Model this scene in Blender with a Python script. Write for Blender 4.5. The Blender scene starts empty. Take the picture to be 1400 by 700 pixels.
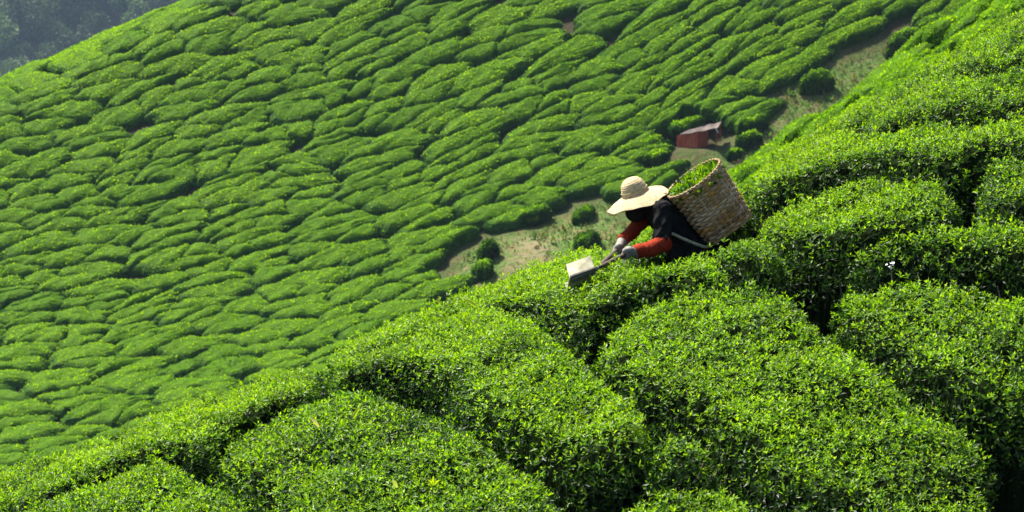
import bpy, math, random
import numpy as np
from mathutils import Vector, Matrix

random.seed(5)
rng = np.random.default_rng(11)
scn = bpy.context.scene
col = scn.collection

# ------------------------------------------------------------------ camera
FPX = 3300.0                       # focal length in photograph pixels (1400 wide)
PIT = math.radians(8)
cam_d = bpy.data.cameras.new('camera')
cam = bpy.data.objects.new('camera', cam_d)
col.objects.link(cam)
cam.location = (0, 0, 0)
cam.rotation_euler = (math.radians(90) - PIT, 0, 0)
cam_d.sensor_width = 36
cam_d.lens = 36 * FPX / 1400
cam_d.clip_end = 5000
cam_d.dof.use_dof = True
cam_d.dof.focus_distance = 14.6
cam_d.dof.aperture_fstop = 8.0
scn.camera = cam

# ------------------------------------------------------------------ sky and sun
SUN_EL, SUN_AZ = math.radians(58), math.radians(-46)      # azimuth from +Y towards +X
w = bpy.data.worlds.new('World')
scn.world = w
w.use_nodes = True
nt = w.node_tree
sky = nt.nodes.new('ShaderNodeTexSky')
sky.sky_type = 'NISHITA'
sky.sun_disc = False
sky.sun_elevation = SUN_EL
sky.sun_rotation = SUN_AZ
sky.air_density = 1.0
sky.dust_density = 2.0
bg = nt.nodes['Background']
nt.links.new(sky.outputs[0], bg.inputs[0])
bg.inputs[1].default_value = 0.074
sl = bpy.data.lights.new('sun', 'SUN')
sl.energy = 5.0
sl.angle = math.radians(4)
sl.color = (1.0, 0.93, 0.80)
sun = bpy.data.objects.new('sun', sl)
col.objects.link(sun)
sdir = Vector((math.sin(SUN_AZ) * math.cos(SUN_EL), math.cos(SUN_AZ) * math.cos(SUN_EL), math.sin(SUN_EL)))
sun.rotation_euler = sdir.to_track_quat('Z', 'Y').to_euler()
sun.location = sdir * 60
scn.view_settings.view_transform = 'Standard'
scn.view_settings.look = 'None'
scn.view_settings.exposure = 1.48
scn.view_settings.gamma = 1.0

# ------------------------------------------------------------------ camera maths: pixel -> ray
cp, sp = math.cos(PIT), math.sin(PIT)
CR = np.array([1., 0, 0]); CF = np.array([0, cp, -sp]); CU = np.array([0, sp, cp])

def ray(px, py):
    px = np.asarray(px, float); py = np.asarray(py, float)
    return CF + ((px - 700) / FPX)[..., None] * CR + ((350 - py) / FPX)[..., None] * CU

def P(px, py, d):
    return ray(px, py) * np.asarray(d, float)[..., None]

def proj(p):
    p = np.asarray(p, float); d = p @ CF
    return 700 + FPX * (p @ CR) / d, 350 - FPX * (p @ CU) / d, d

def hit(px, py, f, d0, d1, n=500):
    px = np.atleast_1d(np.asarray(px, float)); py = np.atleast_1d(np.asarray(py, float))
    r = ray(px, py); D = np.linspace(d0, d1, n)
    pts = r[:, None, :] * D[None, :, None]
    g = pts[..., 2] - f(pts[..., 0], pts[..., 1])
    below = g <= 0; i = np.argmax(below, 1); ok = below.any(1) & (i > 0); i = np.maximum(i, 1)
    a = np.arange(len(px)); g0 = g[a, i - 1]; g1 = g[a, i]
    t = np.where(ok, g0 / (g0 - g1 + 1e-12), 0)
    return r * (D[i - 1] + t * (D[i] - D[i - 1]))[:, None], ok

# ------------------------------------------------------------------ the hills
def crest(sil, dk, deg):
    d = np.interp(sil[:, 0], *dk); p = P(sil[:, 0], sil[:, 1], d); r = ray(sil[:, 0], sil[:, 1])
    cT = np.polyfit(p[:, 0], p[:, 2], deg); cY = np.polyfit(p[:, 0], p[:, 1], 2)
    x = p[:, 0]; dT = np.polyval(np.polyder(cT), x); dY = np.polyval(np.polyder(cY), x)
    m = (r[:, 2] - r[:, 0] * dT) / (r[:, 1] - r[:, 0] * dY)
    return cT, cY, np.polyfit(x, m, 3), x.min(), x.max()

def ext(c, x, lo, hi):
    xc = np.clip(x, lo, hi)
    return np.polyval(c, xc) + np.polyval(np.polyder(c), xc) * (x - xc)

def ridge(C, k):
    cT, cY, cM, lo, hi = C
    def f(x, y):
        s = y - ext(cY, x, lo, hi)
        return ext(cT, x, lo, hi) + np.clip(ext(cM, x, lo, hi), -.4, .2) * s - k * s * s
    return f

SIL = np.array([(-400, 790), (-200, 722), (0, 643), (157, 575), (286, 525), (357, 500), (446, 478), (500, 466), (571, 443),
                (629, 414), (657, 396), (714, 366), (771, 346), (830, 322), (900, 288), (1000, 232), (1057, 200), (1123, 163),
                (1186, 129), (1257, 94), (1300, 69), (1348, 37), (1400, 7), (1600, -105), (1750, -190)], float)
SIL[:, 1] += np.interp(SIL[:, 0], [0, 300, 700, 1400], [17, 14, 8, 8])
NC = crest(SIL, ([-400, 0, 660, 900, 1150, 1400, 1750], [14.2, 15, 17, 18.4, 19.5, 20.8, 22.5]), 4)
near_top = ridge(NC, .035)
MSIL = np.array([(700, 470), (800, 375), (900, 290), (1000, 209), (1057, 179), (1094, 155), (1143, 122), (1200, 92), (1237, 66), (1274, 38),
                 (1322, 0), (1400, -60), (1600, -200)], float)
MC = crest(MSIL, ([700, 1000, 1600], [58, 60, 64]), 3)
mid_top = ridge(MC, .012)

FS = 1.5     # far hill: metres per unit of the depth list below
FPTS = np.array([(-200, 600, 89), (-200, 170, 113), (0, 600, 91), (0, 480, 98), (0, 350, 104.5), (0, 200, 111), (0, 95, 115.5), (230, -12, 119), (400, 500, 97), (400, 300, 106.5),
                 (400, 130, 113.5), (660, 380, 100), (700, 200, 109.5), (700, 0, 118.5), (955, 190, 110), (1180, 80, 117), (1300, 0, 120.5), (1000, 400, 99),
                 (1400, 100, 117)], float)
_fp = P(FPTS[:, 0], FPTS[:, 1], FPTS[:, 2] * FS)
def _q(x, y):
    x = x / 30.; y = (y - 160.) / 30.
    return np.stack([np.ones_like(x), x, y, x * x, x * y, y * y, x ** 3, y ** 3], -1)
_fc, *_ = np.linalg.lstsq(_q(_fp[:, 0], _fp[:, 1]), _fp[:, 2], rcond=None)
_b = P(0, 108, 116 * FS)[:2]; _c = P(230, 0, 119.5 * FS)[:2]
_t = (_c - _b) / np.linalg.norm(_c - _b); _n = np.array([-_t[1], _t[0]])
_kn = P(770, 330, 103 * FS)

def far_top(x, y):
    x = np.asarray(x, float); y = np.asarray(y, float)
    xc = np.clip(x, -62, 62); yc = np.clip(y, 138, 190)
    z = _q(xc, yc) @ _fc
    e = .5
    z = z + (y - yc) * np.where(y > yc, 0.1, .25)
    s = (x - _b[0]) * _n[0] + (y - _b[1]) * _n[1]
    z = z - .055 * np.maximum(0, s + 5.2) ** 2 * np.where(s > 8, .0, 1) - np.where(s > 8, .055 * 13.2 ** 2 + (s - 8) * 1.2, 0)
    z = z + 0.9 * np.exp(-((x - _kn[0]) / 4.0) ** 2 - ((y - _kn[1]) / 3.0) ** 2)
    return z

HN, HM, HF = .75, .8, .8          # bush heights
def forest_z(x, y):
    return -125 + (y - 850) * .55 + 6 * np.sin(x / 37.) + 4 * np.sin(x / 17. + y / 60.)

def ground_z(x, y):
    a = near_top(x, y) - HN
    b = mid_top(x, y) - HM
    c = far_top(x, y) - HF
    c = np.where(y < 95, -60, c); c = np.where(y > 400, -200, c)
    b = np.where(y > 130, -200, b)
    a = np.where(y > 60, -200, a)
    d = np.where(y > 500, forest_z(x, y), -200)
    return np.maximum(np.maximum(np.maximum(a, b), np.maximum(c, d)), -130)

# ------------------------------------------------------------------ helpers
def tag(o, label=None, cat=None, group=None, kind=None):
    if label: o['label'] = label
    if cat: o['category'] = cat
    if group: o['group'] = group
    if kind: o['kind'] = kind
    return o

def empty(name, loc):
    o = bpy.data.objects.new(name, None)
    o.empty_display_size = .1
    col.objects.link(o); o.location = Vector(loc)
    return o

def mesh_np(name, V, T, colr=None, mats=(), midx=None, smooth=False):
    """V (n,3), T list of index arrays (tri or quad), colr (n,3)"""
    me = bpy.data.meshes.new(name)
    V = np.asarray(V, np.float32).reshape(-1, 3)
    T = [np.asarray(t, np.int32) for t in (T if isinstance(T, (list, tuple)) else [T]) if len(t)]
    me.vertices.add(len(V)); me.vertices.foreach_set('co', V.ravel())
    li = np.concatenate([t.ravel() for t in T]); tot = np.concatenate([np.full(len(t), t.shape[1], np.int32) for t in T])
    st = np.concatenate([[0], np.cumsum(tot)[:-1]]).astype(np.int32)
    me.loops.add(len(li)); me.loops.foreach_set('vertex_index', li)
    me.polygons.add(len(tot)); me.polygons.foreach_set('loop_start', st)
    try: me.polygons.foreach_set('loop_total', tot)
    except Exception: pass
    if midx is not None: me.polygons.foreach_set('material_index', np.asarray(midx, np.int32))
    me.polygons.foreach_set('use_smooth', np.full(len(tot), smooth))
    if colr is not None:
        a = me.color_attributes.new('tint', 'FLOAT_COLOR', 'POINT')
        c = np.ones((len(V), 4), np.float32); c[:, :3] = colr
        a.data.foreach_set('color', c.ravel())
    for m in mats: me.materials.append(m)
    me.update(calc_edges=True)
    return me

def obj(name, me, parent=None, local=True):
    o = bpy.data.objects.new(name, me)
    col.objects.link(o)
    if parent is not None:
        o.parent = parent
        if not local:      # mesh was made in world space
            o.matrix_parent_inverse = parent_world(parent).inverted()
    return o

def parent_world(o):
    m = Matrix.LocRotScale(o.location, o.rotation_euler, o.scale)
    return (parent_world(o.parent) @ o.matrix_parent_inverse @ m) if o.parent else m

class MB:
    """collects shapes, makes ONE mesh"""
    def __init__(s): s.v = []; s.f = []; s.n = 0
    def add(s, V, F):
        V = np.asarray(V, float).reshape(-1, 3)
        s.v.append(V); s.f += [tuple(int(i) + s.n for i in f) for f in F]; s.n += len(V)
        return s
    def box(s, c, ax, h):
        """centre, 3 axes, 3 half sizes"""
        c = np.asarray(c, float); A = [np.asarray(a, float) / np.linalg.norm(a) for a in ax]
        V = [c + sx * A[0] * h[0] + sy * A[1] * h[1] + sz * A[2] * h[2] for sx in (-1, 1) for sy in (-1, 1) for sz in (-1, 1)]
        return s.add(V, [(0, 1, 3, 2), (4, 6, 7, 5), (0, 4, 5, 1), (2, 3, 7, 6), (0, 2, 6, 4), (1, 5, 7, 3)])
    def tube(s, pts, rad, n=8, cap=True):
        pts = np.asarray(pts, float); rad = np.broadcast_to(np.asarray(rad, float), (len(pts),))
        V = []; F = []
        t = np.gradient(pts, axis=0); t /= np.linalg.norm(t, axis=1)[:, None] + 1e-12
        u = np.cross(t[0], (0, 0, 1.)); u = u if np.linalg.norm(u) > 1e-3 else np.cross(t[0], (1., 0, 0))
        u /= np.linalg.norm(u)
        for i in range(len(pts)):
            u = u - t[i] * (u @ t[i]); u /= np.linalg.norm(u); v = np.cross(t[i], u)
            for k in range(n):
                a = 2 * math.pi * k / n; V.append(pts[i] + rad[i] * (math.cos(a) * u + math.sin(a) * v))
        for i in range(len(pts) - 1):
            for k in range(n):
                F.append((i * n + k, i * n + (k + 1) % n, (i + 1) * n + (k + 1) % n, (i + 1) * n + k))
        if cap:
            F.append(tuple(range(n - 1, -1, -1))); F.append(tuple(range((len(pts) - 1) * n, len(pts) * n)))
        return s.add(V, F)
    def ell(s, c, ax, r, nu=16, nv=10):
        c = np.asarray(c, float); A = [np.asarray(a, float) / np.linalg.norm(a) for a in ax]
        V = [c + A[2] * r[2]]; F = []
        for j in range(1, nv):
            th = math.pi * j / nv
            for i in range(nu):
                ph = 2 * math.pi * i / nu
                V.append(c + r[0] * math.sin(th) * math.cos(ph) * A[0] + r[1] * math.sin(th) * math.sin(ph) * A[1] + r[2] * math.cos(th) * A[2])
        V.append(c - A[2] * r[2]); L = len(V) - 1
        for i in range(nu):
            F.append((0, 1 + i, 1 + (i + 1) % nu)); F.append((L, L - nu + (i + 1) % nu, L - nu + i))
        for j in range(nv - 2):
            for i in range(nu):
                a = 1 + j * nu; F.append((a + i, a + nu + i, a + nu + (i + 1) % nu, a + (i + 1) % nu))
        return s.add(V, F)
    def caps(s, p0, r0, p1, r1, n=14):
        """tapered capsule"""
        p0 = np.asarray(p0, float); p1 = np.asarray(p1, float); d = p1 - p0; L = np.linalg.norm(d); d = d / L
        pts = []; rad = []
        for a in np.linspace(-80, 0, 5): pts.append(p0 + d * r0 * math.sin(math.radians(a))); rad.append(r0 * math.cos(math.radians(a)))
        for a in np.linspace(0, 80, 5): pts.append(p1 + d * r1 * math.sin(math.radians(a))); rad.append(r1 * math.cos(math.radians(a)))
        if L < 1e-6: pts = pts[:5] + pts[6:]; rad = rad[:5] + rad[6:]
        return s.tube(pts, rad, n)
    def build(s, name, mat, parent=None, local=False, smooth=False, origin=None):
        me = bpy.data.meshes.new(name)
        me.from_pydata([tuple(p) for p in np.concatenate(s.v)], [], s.f)
        me.polygons.foreach_set('use_smooth', np.full(len(me.polygons), smooth))
        me.materials.append(mat); me.update()
        return obj(name, me, parent, local)
    def remesh(s, name, mat, parent, voxel, smooth_it=4, local=False):
        o = s.build(name + '_tmp', mat, None, True)
        m = o.modifiers.new('r', 'REMESH'); m.mode = 'VOXEL'; m.voxel_size = voxel
        if smooth_it:
            m = o.modifiers.new('s', 'SMOOTH'); m.iterations = smooth_it; m.factor = .5
        dg = bpy.context.evaluated_depsgraph_get()
        me = bpy.data.meshes.new_from_object(o.evaluated_get(dg))
        bpy.data.objects.remove(o)
        me.name = name
        me.polygons.foreach_set('use_smooth', np.full(len(me.polygons), True))
        if not me.materials: me.materials.append(mat)
        return obj(name, me, parent, local)

def unit(v): return v / (np.linalg.norm(v, axis=-1, keepdims=True) + 1e-9)

# ------------------------------------------------------------------ materials
def new_mat(name):
    m = bpy.data.materials.new(name); m.use_nodes = True
    n = m.node_tree.nodes; b = n['Principled BSDF']
    return m, m.node_tree, n, b

def leaf_mat(name, trans, rough=.42, gain=1.0, spec=.5):
    m, t, n, b = new_mat(name)
    a = n.new('ShaderNodeAttribute'); a.attribute_name = 'tint'
    nz = n.new('ShaderNodeTexNoise'); nz.inputs['Scale'].default_value = 3.0; nz.inputs['Detail'].default_value = 3
    tc = n.new('ShaderNodeTexCoord'); t.links.new(tc.outputs['Object'], nz.inputs['Vector'])
    mr = n.new('ShaderNodeMapRange'); mr.inputs[1].default_value = .3; mr.inputs[2].default_value = .7; mr.inputs[3].default_value = .8 * gain; mr.inputs[4].default_value = 1.2 * gain
    t.links.new(nz.outputs['Fac'], mr.inputs[0])
    mx = n.new('ShaderNodeVectorMath'); mx.operation = 'SCALE'
    t.links.new(a.outputs['Color'], mx.inputs[0]); t.links.new(mr.outputs[0], mx.inputs['Scale'])
    t.links.new(mx.outputs[0], b.inputs['Base Color'])
    b.inputs['Roughness'].default_value = rough
    b.inputs['Specular IOR Level'].default_value = spec
    tr = n.new('ShaderNodeBsdfTranslucent')
    m2 = n.new('ShaderNodeVectorMath'); m2.operation = 'MULTIPLY'; m2.inputs[1].default_value = (1.38, 1.32, .35)
    t.links.new(mx.outputs[0], m2.inputs[0]); t.links.new(m2.outputs[0], tr.inputs['Color'])
    ms = n.new('ShaderNodeMixShader'); ms.inputs[0].default_value = trans
    t.links.new(b.outputs[0], ms.inputs[1]); t.links.new(tr.outputs[0], ms.inputs[2])
    t.links.new(ms.outputs[0], n['Material Output'].inputs['Surface'])
    return m

def noise_mat(name, stops, scale, rough=.9, bump=.0, detail=6, spec=.3, stretch=None, bscale=None):
    m, t, n, b = new_mat(name)
    tc = n.new('ShaderNodeTexCoord'); v = tc.outputs['Object']
    if stretch:
        mp = n.new('ShaderNodeMapping'); mp.inputs['Scale'].default_value = stretch; t.links.new(v, mp.inputs[0]); v = mp.outputs[0]
    nz = n.new('ShaderNodeTexNoise'); nz.inputs['Scale'].default_value = scale; nz.inputs['Detail'].default_value = detail
    t.links.new(v, nz.inputs['Vector'])
    cr = n.new('ShaderNodeValToRGB'); e = cr.color_ramp.elements
    while len(e) < len(stops): e.new(.5)
    for el, (p, c) in zip(e, stops): el.position = p; el.color = (*c, 1)
    t.links.new(nz.outputs['Fac'], cr.inputs[0]); t.links.new(cr.outputs[0], b.inputs['Base Color'])
    b.inputs['Roughness'].default_value = rough; b.inputs['Specular IOR Level'].default_value = spec
    if bump:
        n2 = n.new('ShaderNodeTexNoise'); n2.inputs['Scale'].default_value = bscale or scale * 3; n2.inputs['Detail'].default_value = 6
        t.links.new(v, n2.inputs['Vector'])
        bp = n.new('ShaderNodeBump'); bp.inputs['Strength'].default_value = bump; bp.inputs['Distance'].default_value = .02
        t.links.new(n2.outputs['Fac'], bp.inputs['Height']); t.links.new(bp.outputs[0], b.inputs['Normal'])
    return m

M = {}
M['leaf'] = leaf_mat('tea_leaf', .50, .45, spec=.28)
M['shade_core'] = leaf_mat('tea_shade_core', .1, .9, spec=.0)
M['far_leaf'] = leaf_mat('tea_leaf_distant', .50, .7, gain=1.14, spec=.06)
M['forest_leaf'] = leaf_mat('forest_leaf', .25, .6, spec=.2)
M['bark'] = noise_mat('tea_bark', [(.3, (.045, .036, .028)), (.7, (.13, .11, .085))], 30, .9, .5)
M['straw'] = noise_mat('straw', [(.3, (.35, .26, .13)), (.55, (.49, .38, .22)), (.8, (.59, .49, .33))], 45, .8, .3)
def strand_mat(name):
    m = leaf_mat(name, .0, .6, spec=.3); return m
M['cane'] = strand_mat('split_cane')
M['wicker'] = noise_mat('wicker', [(.25, (.16, .085, .035)), (.5, (.34, .22, .11)), (.62, (.44, .33, .20)), (.8, (.50, .26, .07))], 9, .65, .3, bscale=90)
M['black'] = noise_mat('black_cloth', [(.3, (.007, .007, .007)), (.7, (.015, .015, .016))], 12, .95, .6, bscale=22, spec=.08)
M['red'] = noise_mat('red_knit', [(.3, (.20, .020, .007)), (.7, (.29, .034, .013))], 18, .9, .6, bscale=60, spec=.1)
M['glove'] = noise_mat('grey_glove', [(.3, (.17, .16, .14)), (.7, (.29, .275, .245))], 30, .9, .4, bscale=90)
M['blue'] = noise_mat('blue_rubber', [(.3, (.03, .06, .10)), (.7, (.06, .11, .17))], 30, .5)
M['skin'] = noise_mat('skin', [(.3, (.30, .17, .10)), (.7, (.36, .21, .13))], 10, .5)
M['eye'] = noise_mat('eye', [(.3, (.6, .6, .58)), (.7, (.7, .7, .68))], 3, .2)
M['trouser'] = noise_mat('dark_trouser', [(.3, (.006, .006, .006)), (.7, (.012, .012, .012))], 12, .95, spec=.05)
M['rope'] = noise_mat('cord', [(.3, (.22, .22, .13)), (.7, (.36, .36, .25))], 60, .9, .5)
M['plastic'] = noise_mat('white_plastic', [(.35, (.26, .25, .15)), (.65, (.50, .475, .33))], 11, .5, spec=.5)
M['steel'] = noise_mat('worn_steel', [(.3, (.06, .06, .06)), (.7, (.16, .15, .14))], 30, .45)
M['wood'] = noise_mat('handle_wood', [(.3, (.035, .026, .02)), (.7, (.10, .07, .05))], 20, .7)
M['shed'] = noise_mat('rust_red_board', [(.25, (.28, .06, .03)), (.5, (.44, .10, .05)), (.75, (.50, .16, .09))], 1.6, .85, .2, stretch=(4, 4, 1))
M['roof'] = noise_mat('weathered_roof', [(.3, (.10, .075, .065)), (.6, (.18, .145, .13)), (.75, (.13, .07, .05))], 1.3, .6, spec=.4)
M['white_wall'] = noise_mat('white_wall', [(.3, (.7, .7, .7)), (.7, (.8, .8, .8))], 2, .8)
M['grass'] = leaf_mat('grass_blade', .3, .6)
M['petal'] = noise_mat('white_petal', [(.3, (.74, .74, .70)), (.7, (.82, .82, .8))], 40, .5)

# ground: bare soil and leaf litter under the bushes, turf and bare earth in the clearing
m, t, n, b = new_mat('hill_soil')
tc = n.new('ShaderNodeTexCoord')
def nzn(scale, det=6):
    z = n.new('ShaderNodeTexNoise'); z.inputs['Scale'].default_value = scale; z.inputs['Detail'].default_value = det
    t.links.new(tc.outputs['Object'], z.inputs['Vector']); return z.outputs['Fac']
def ramp(f, stops):
    c = n.new('ShaderNodeValToRGB'); e = c.color_ramp.elements
    while len(e) < len(stops): e.new(.5)
    for el, (p, cc) in zip(e, stops): el.position = p; el.color = (*cc, 1)
    t.links.new(f, c.inputs[0]); return c.outputs[0]
soil = ramp(nzn(6), [(.3, (.026, .022, .012)), (.55, (.045, .036, .02)), (.7, (.035, .045, .014))])
turf = ramp(nzn(1.3, 9), [(.28, (.14, .12, .06)), (.40, (.11, .115, .04)), (.50, (.075, .12, .026)), (.75, (.055, .12, .018))])
fine = ramp(nzn(5, 8), [(.32, (.45, .45, .45)), (.68, (1.4, 1.4, 1.4))])
mul = n.new('ShaderNodeMixRGB'); mul.blend_type = 'MULTIPLY'; mul.inputs[0].default_value = 1
t.links.new(turf, mul.inputs[1]); t.links.new(fine, mul.inputs[2])
at = n.new('ShaderNodeAttribute'); at.attribute_name = 'tint'
sep = n.new('ShaderNodeSeparateColor'); t.links.new(at.outputs['Color'], sep.inputs[0])
pm_ = n.new('ShaderNodeMath'); pm_.operation = 'MULTIPLY'; t.links.new(sep.outputs[1], pm_.inputs[0]); t.links.new(ramp(nzn(2.2, 8), [(.38, (.0, .0, .0)), (.56, (1., 1., 1.))]), pm_.inputs[1])
dirt = n.new('ShaderNodeMixRGB'); t.links.new(pm_.outputs[0], dirt.inputs[0]); t.links.new(mul.outputs[0], dirt.inputs[1]); dirt.inputs[2].default_value = (.17, .14, .08, 1)
mxg = n.new('ShaderNodeMixRGB'); t.links.new(sep.outputs[0], mxg.inputs[0]); t.links.new(soil, mxg.inputs[1]); t.links.new(dirt.outputs[0], mxg.inputs[2])
t.links.new(mxg.outputs[0], b.inputs['Base Color']); b.inputs['Roughness'].default_value = .95; b.inputs['Specular IOR Level'].default_value = .1
bp = n.new('ShaderNodeBump'); bp.inputs['Strength'].default_value = .5; bp.inputs['Distance'].default_value = .15
t.links.new(nzn(3, 8), bp.inputs['Height']); t.links.new(bp.outputs[0], b.inputs['Normal'])
M['soil'] = m

# ------------------------------------------------------------------ the ground sheet
def in_poly(x, y, poly):
    poly = np.asarray(poly, float); x = np.asarray(x, float); y = np.asarray(y, float)
    ins = np.zeros(x.shape, bool); j = len(poly) - 1
    for i in range(len(poly)):
        (xi, yi), (xj, yj) = poly[i], poly[j]
        c = ((yi > y) != (yj > y)) & (x < (xj - xi) * (y - yi) / (yj - yi + 1e-12) + xi)
        ins ^= c; j = i
    return ins

def seg_dist(x, y, poly, closed=True):
    d = np.full(x.shape, 1e9); Q = list(poly) + ([poly[0]] if closed else [])
    for (ax, ay), (bx, by) in zip(Q[:-1], Q[1:]):
        vx, vy = bx - ax, by - ay; L = vx * vx + vy * vy + 1e-12
        tt = np.clip(((x - ax) * vx + (y - ay) * vy) / L, 0, 1)
        d = np.minimum(d, np.hypot(x - ax - tt * vx, y - ay - tt * vy))
    return d

# outline of the grassy gully, as plan positions on the far hillside
CLEAR_PX = [(585, 410), (612, 365), (640, 330), (672, 312), (735, 300), (765, 282), (800, 270), (832, 258), (850, 292), (925, 246), (942, 212),
            (968, 203), (1000, 190), (1032, 160), (1062, 118), (1100, 88), (1150, 68), (1215, 52), (1262, 62), (1250, 110), (1150, 180),
            (1010, 270), (960, 320), (830, 370), (700, 440), (600, 450)]
_cp, _ = hit([p[0] for p in CLEAR_PX], [p[1] for p in CLEAR_PX], far_top, 100, 240, 1200)
CLEAR = [(p[0], p[1]) for p in _cp]
_pp, _ = hit([722, 728, 724, 716, 706], [318, 335, 352, 368, 390], far_top, 100, 240, 1200)
PATH = [(p[0], p[1]) for p in _pp]

def graded(parts):
    out = []
    for a, b_, s in parts: out += list(np.arange(a, b_, s))
    return np.array(out + [parts[-1][1]])
gx = graded([(-420, -70, 14), (-70, -9, 1.1), (-9, 9, .25), (9, 70, 1.1), (70, 420, 14)])
gy = graded([(-40, 6, 3), (6, 26, .25), (26, 60, 1.0), (60, 120, 2.0), (120, 195, .8), (195, 330, 8), (330, 1300, 16)])
GX, GY = np.meshgrid(gx, gy)
GZ = ground_z(GX, GY)
nearmask = (GY < 26) & (np.abs(GX) < 9)
GZ += np.where(nearmask, .03 * np.sin(GX * 5.1 + GY * 2) * np.sin(GY * 4.3) + .02 * np.sin(GX * 11 - GY * 7), 0)
far_m = (GY > 115) & (GY < 200)
cd = seg_dist(GX, GY, CLEAR); ins = in_poly(GX, GY, CLEAR) & far_m
GZ += np.where(far_m, .10 * np.sin(GX * 1.3 + 2 * np.sin(GY * .7)) * np.sin(GY * 1.1), 0)
_hp = hit(953, 203, lambda x, y: far_top(x, y) - HF, 100, 240, 2500)[0][0]           # level pad cut into the bank for the hut
_pw = np.clip((3.0 - np.hypot(GX - _hp[0] + .3, (GY - _hp[1] - .9))) / .9, 0, 1); GZ = GZ * (1 - _pw) + (_hp[2] + .02) * _pw
gm = np.where(ins, np.clip(.55 + cd / 1.5, 0, 1), np.clip(.6 - cd / 4, .0, 1)) * far_m
pathd = seg_dist(GX, GY, PATH, False)
dm = np.clip(1.3 - pathd / 1.5, 0, 1) * far_m
W, H_ = len(gx), len(gy)
idx = np.arange(W * H_).reshape(H_, W)
quads = np.stack([idx[:-1, :-1], idx[:-1, 1:], idx[1:, 1:], idx[1:, :-1]], -1).reshape(-1, 4)
cols = np.stack([gm.ravel(), dm.ravel(), 0 * gm.ravel()], -1)
g = obj('ground', mesh_np('ground', np.stack([GX, GY, GZ], -1).reshape(-1, 3), [quads], cols, [M['soil']], smooth=True))
tag(g, 'steep plantation hillside soil with a grassy bare gully', None, None, 'structure')

# ------------------------------------------------------------------ leaves
def leaves5(pos, ax, nrm, L, Wd, colr, fold=.35, droop=.25):
    """folded, curved leaf blades: 5 verts, 4 tris each"""
    ax = unit(ax); sd = unit(np.cross(ax, nrm)); up = unit(np.cross(sd, ax))
    L = L[:, None]; Wd = Wd[:, None]
    base = pos
    c = pos + ax * L * .48 - up * Wd * fold * .5
    l = pos + ax * L * .45 + sd * Wd * .5 + up * Wd * fold * .5
    r = pos + ax * L * .45 - sd * Wd * .5 + up * Wd * fold * .5
    tip = pos + ax * L - up * L * droop
    V = np.stack([base, l, c, r, tip], 1)
    n = len(pos); o = (np.arange(n) * 5)[:, None]
    T = np.concatenate([o + np.array(q) for q in ([0, 2, 1], [0, 3, 2], [1, 2, 4], [2, 3, 4])])
    return V.reshape(-1, 3), T, np.repeat(colr, 5, 0)

def leaves4(pos, ax, nrm, L, Wd, colr):
    """a single kinked blade: 4 verts, 2 tris"""
    ax = unit(ax); sd = unit(np.cross(ax, nrm)); up = unit(np.cross(sd, ax))
    L = L[:, None]; Wd = Wd[:, None]
    V = np.stack([pos, pos + ax * L * .45 + sd * Wd * .5, pos + ax * L - up * L * .15, pos + ax * L * .45 - sd * Wd * .5], 1)
    n = len(pos); o = (np.arange(n) * 4)[:, None]
    T = np.concatenate([o + np.array(q) for q in ([0, 1, 2], [0, 2, 3])])
    return V.reshape(-1, 3), T, np.repeat(colr, 4, 0)

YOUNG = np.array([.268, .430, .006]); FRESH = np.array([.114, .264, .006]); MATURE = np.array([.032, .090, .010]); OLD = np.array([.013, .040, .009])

def shoots(pos, ax, K, L, youth, spread=(.45, 1.25), fn=leaves5, aspect=.42):
    """a shoot is K leaves in a spiral round its axis; youth 0..1 per shoot"""
    n = len(pos); ax = unit(ax)
    a0 = np.cross(ax, rng.normal(size=(n, 3))); a0 = unit(a0); b0 = np.cross(ax, a0)
    ph = rng.uniform(0, 6.28, n); Vs, Ts, Cs = [], [], []; off = 0
    for k in range(K):
        t = k / max(K - 1, 1)
        el = spread[0] + (spread[1] - spread[0]) * t + rng.normal(0, .15, n)
        a = ph + k * 2.4 + rng.normal(0, .25, n)
        rd = np.cos(a)[:, None] * a0 + np.sin(a)[:, None] * b0
        d = np.cos(el)[:, None] * ax + np.sin(el)[:, None] * rd
        nn = unit(np.sin(el)[:, None] * ax - np.cos(el)[:, None] * rd + rng.normal(0, .25, (n, 3)))
        l = L * (.7 + .5 * t) * rng.uniform(.8, 1.2, n)
        p = pos - ax * (L * .55 * t)[:, None] + rng.normal(0, .003, (n, 3))
        y = np.clip(youth - .38 * t + rng.normal(0, .10, n), 0, 1)[:, None]
        c = np.where(y > .66, FRESH + (YOUNG - FRESH) * (y - .66) / .34, np.where(y > .33, MATURE + (FRESH - MATURE) * (y - .33) / .33, OLD + (MATURE - OLD) * y / .33))
        c = c * rng.uniform(.85, 1.15, (n, 1))
        V, T, C = fn(p, d, nn, l, l * aspect * rng.uniform(.85, 1.15, n), c)
        Vs.append(V); Ts.append(T + off); Cs.append(C); off += len(V)
    return np.concatenate(Vs), np.concatenate(Ts), np.concatenate(Cs)

def merge(parts):
    Vs, Ts, Cs = [], [], []; o = 0
    for V, T, C in parts:
        Vs.append(V); Ts.append(T + o); Cs.append(C); o += len(V)
    return np.concatenate(Vs), np.concatenate(Ts), np.concatenate(Cs)

def chaikin(p, it=2):
    p = np.asarray(p, float)
    for _ in range(it):
        q = np.roll(p, -1, 0)
        p = np.stack([.75 * p + .25 * q, .25 * p + .75 * q], 1).reshape(-1, 2)
    return p

def undul(seed, amp):
    r = np.random.default_rng(seed); k = []
    for i in range(7):
        wl = [.9, .7, .5, .42, .33, .26, .2][i]; a = r.uniform(0, 6.28)
        k.append((math.cos(a) * 6.28 / wl, math.sin(a) * 6.28 / wl, r.uniform(0, 6.28), amp * wl))
    return lambda x, y: sum(A * np.sin(kx * x + ky * y + p) for kx, ky, p, A in k)

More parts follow.
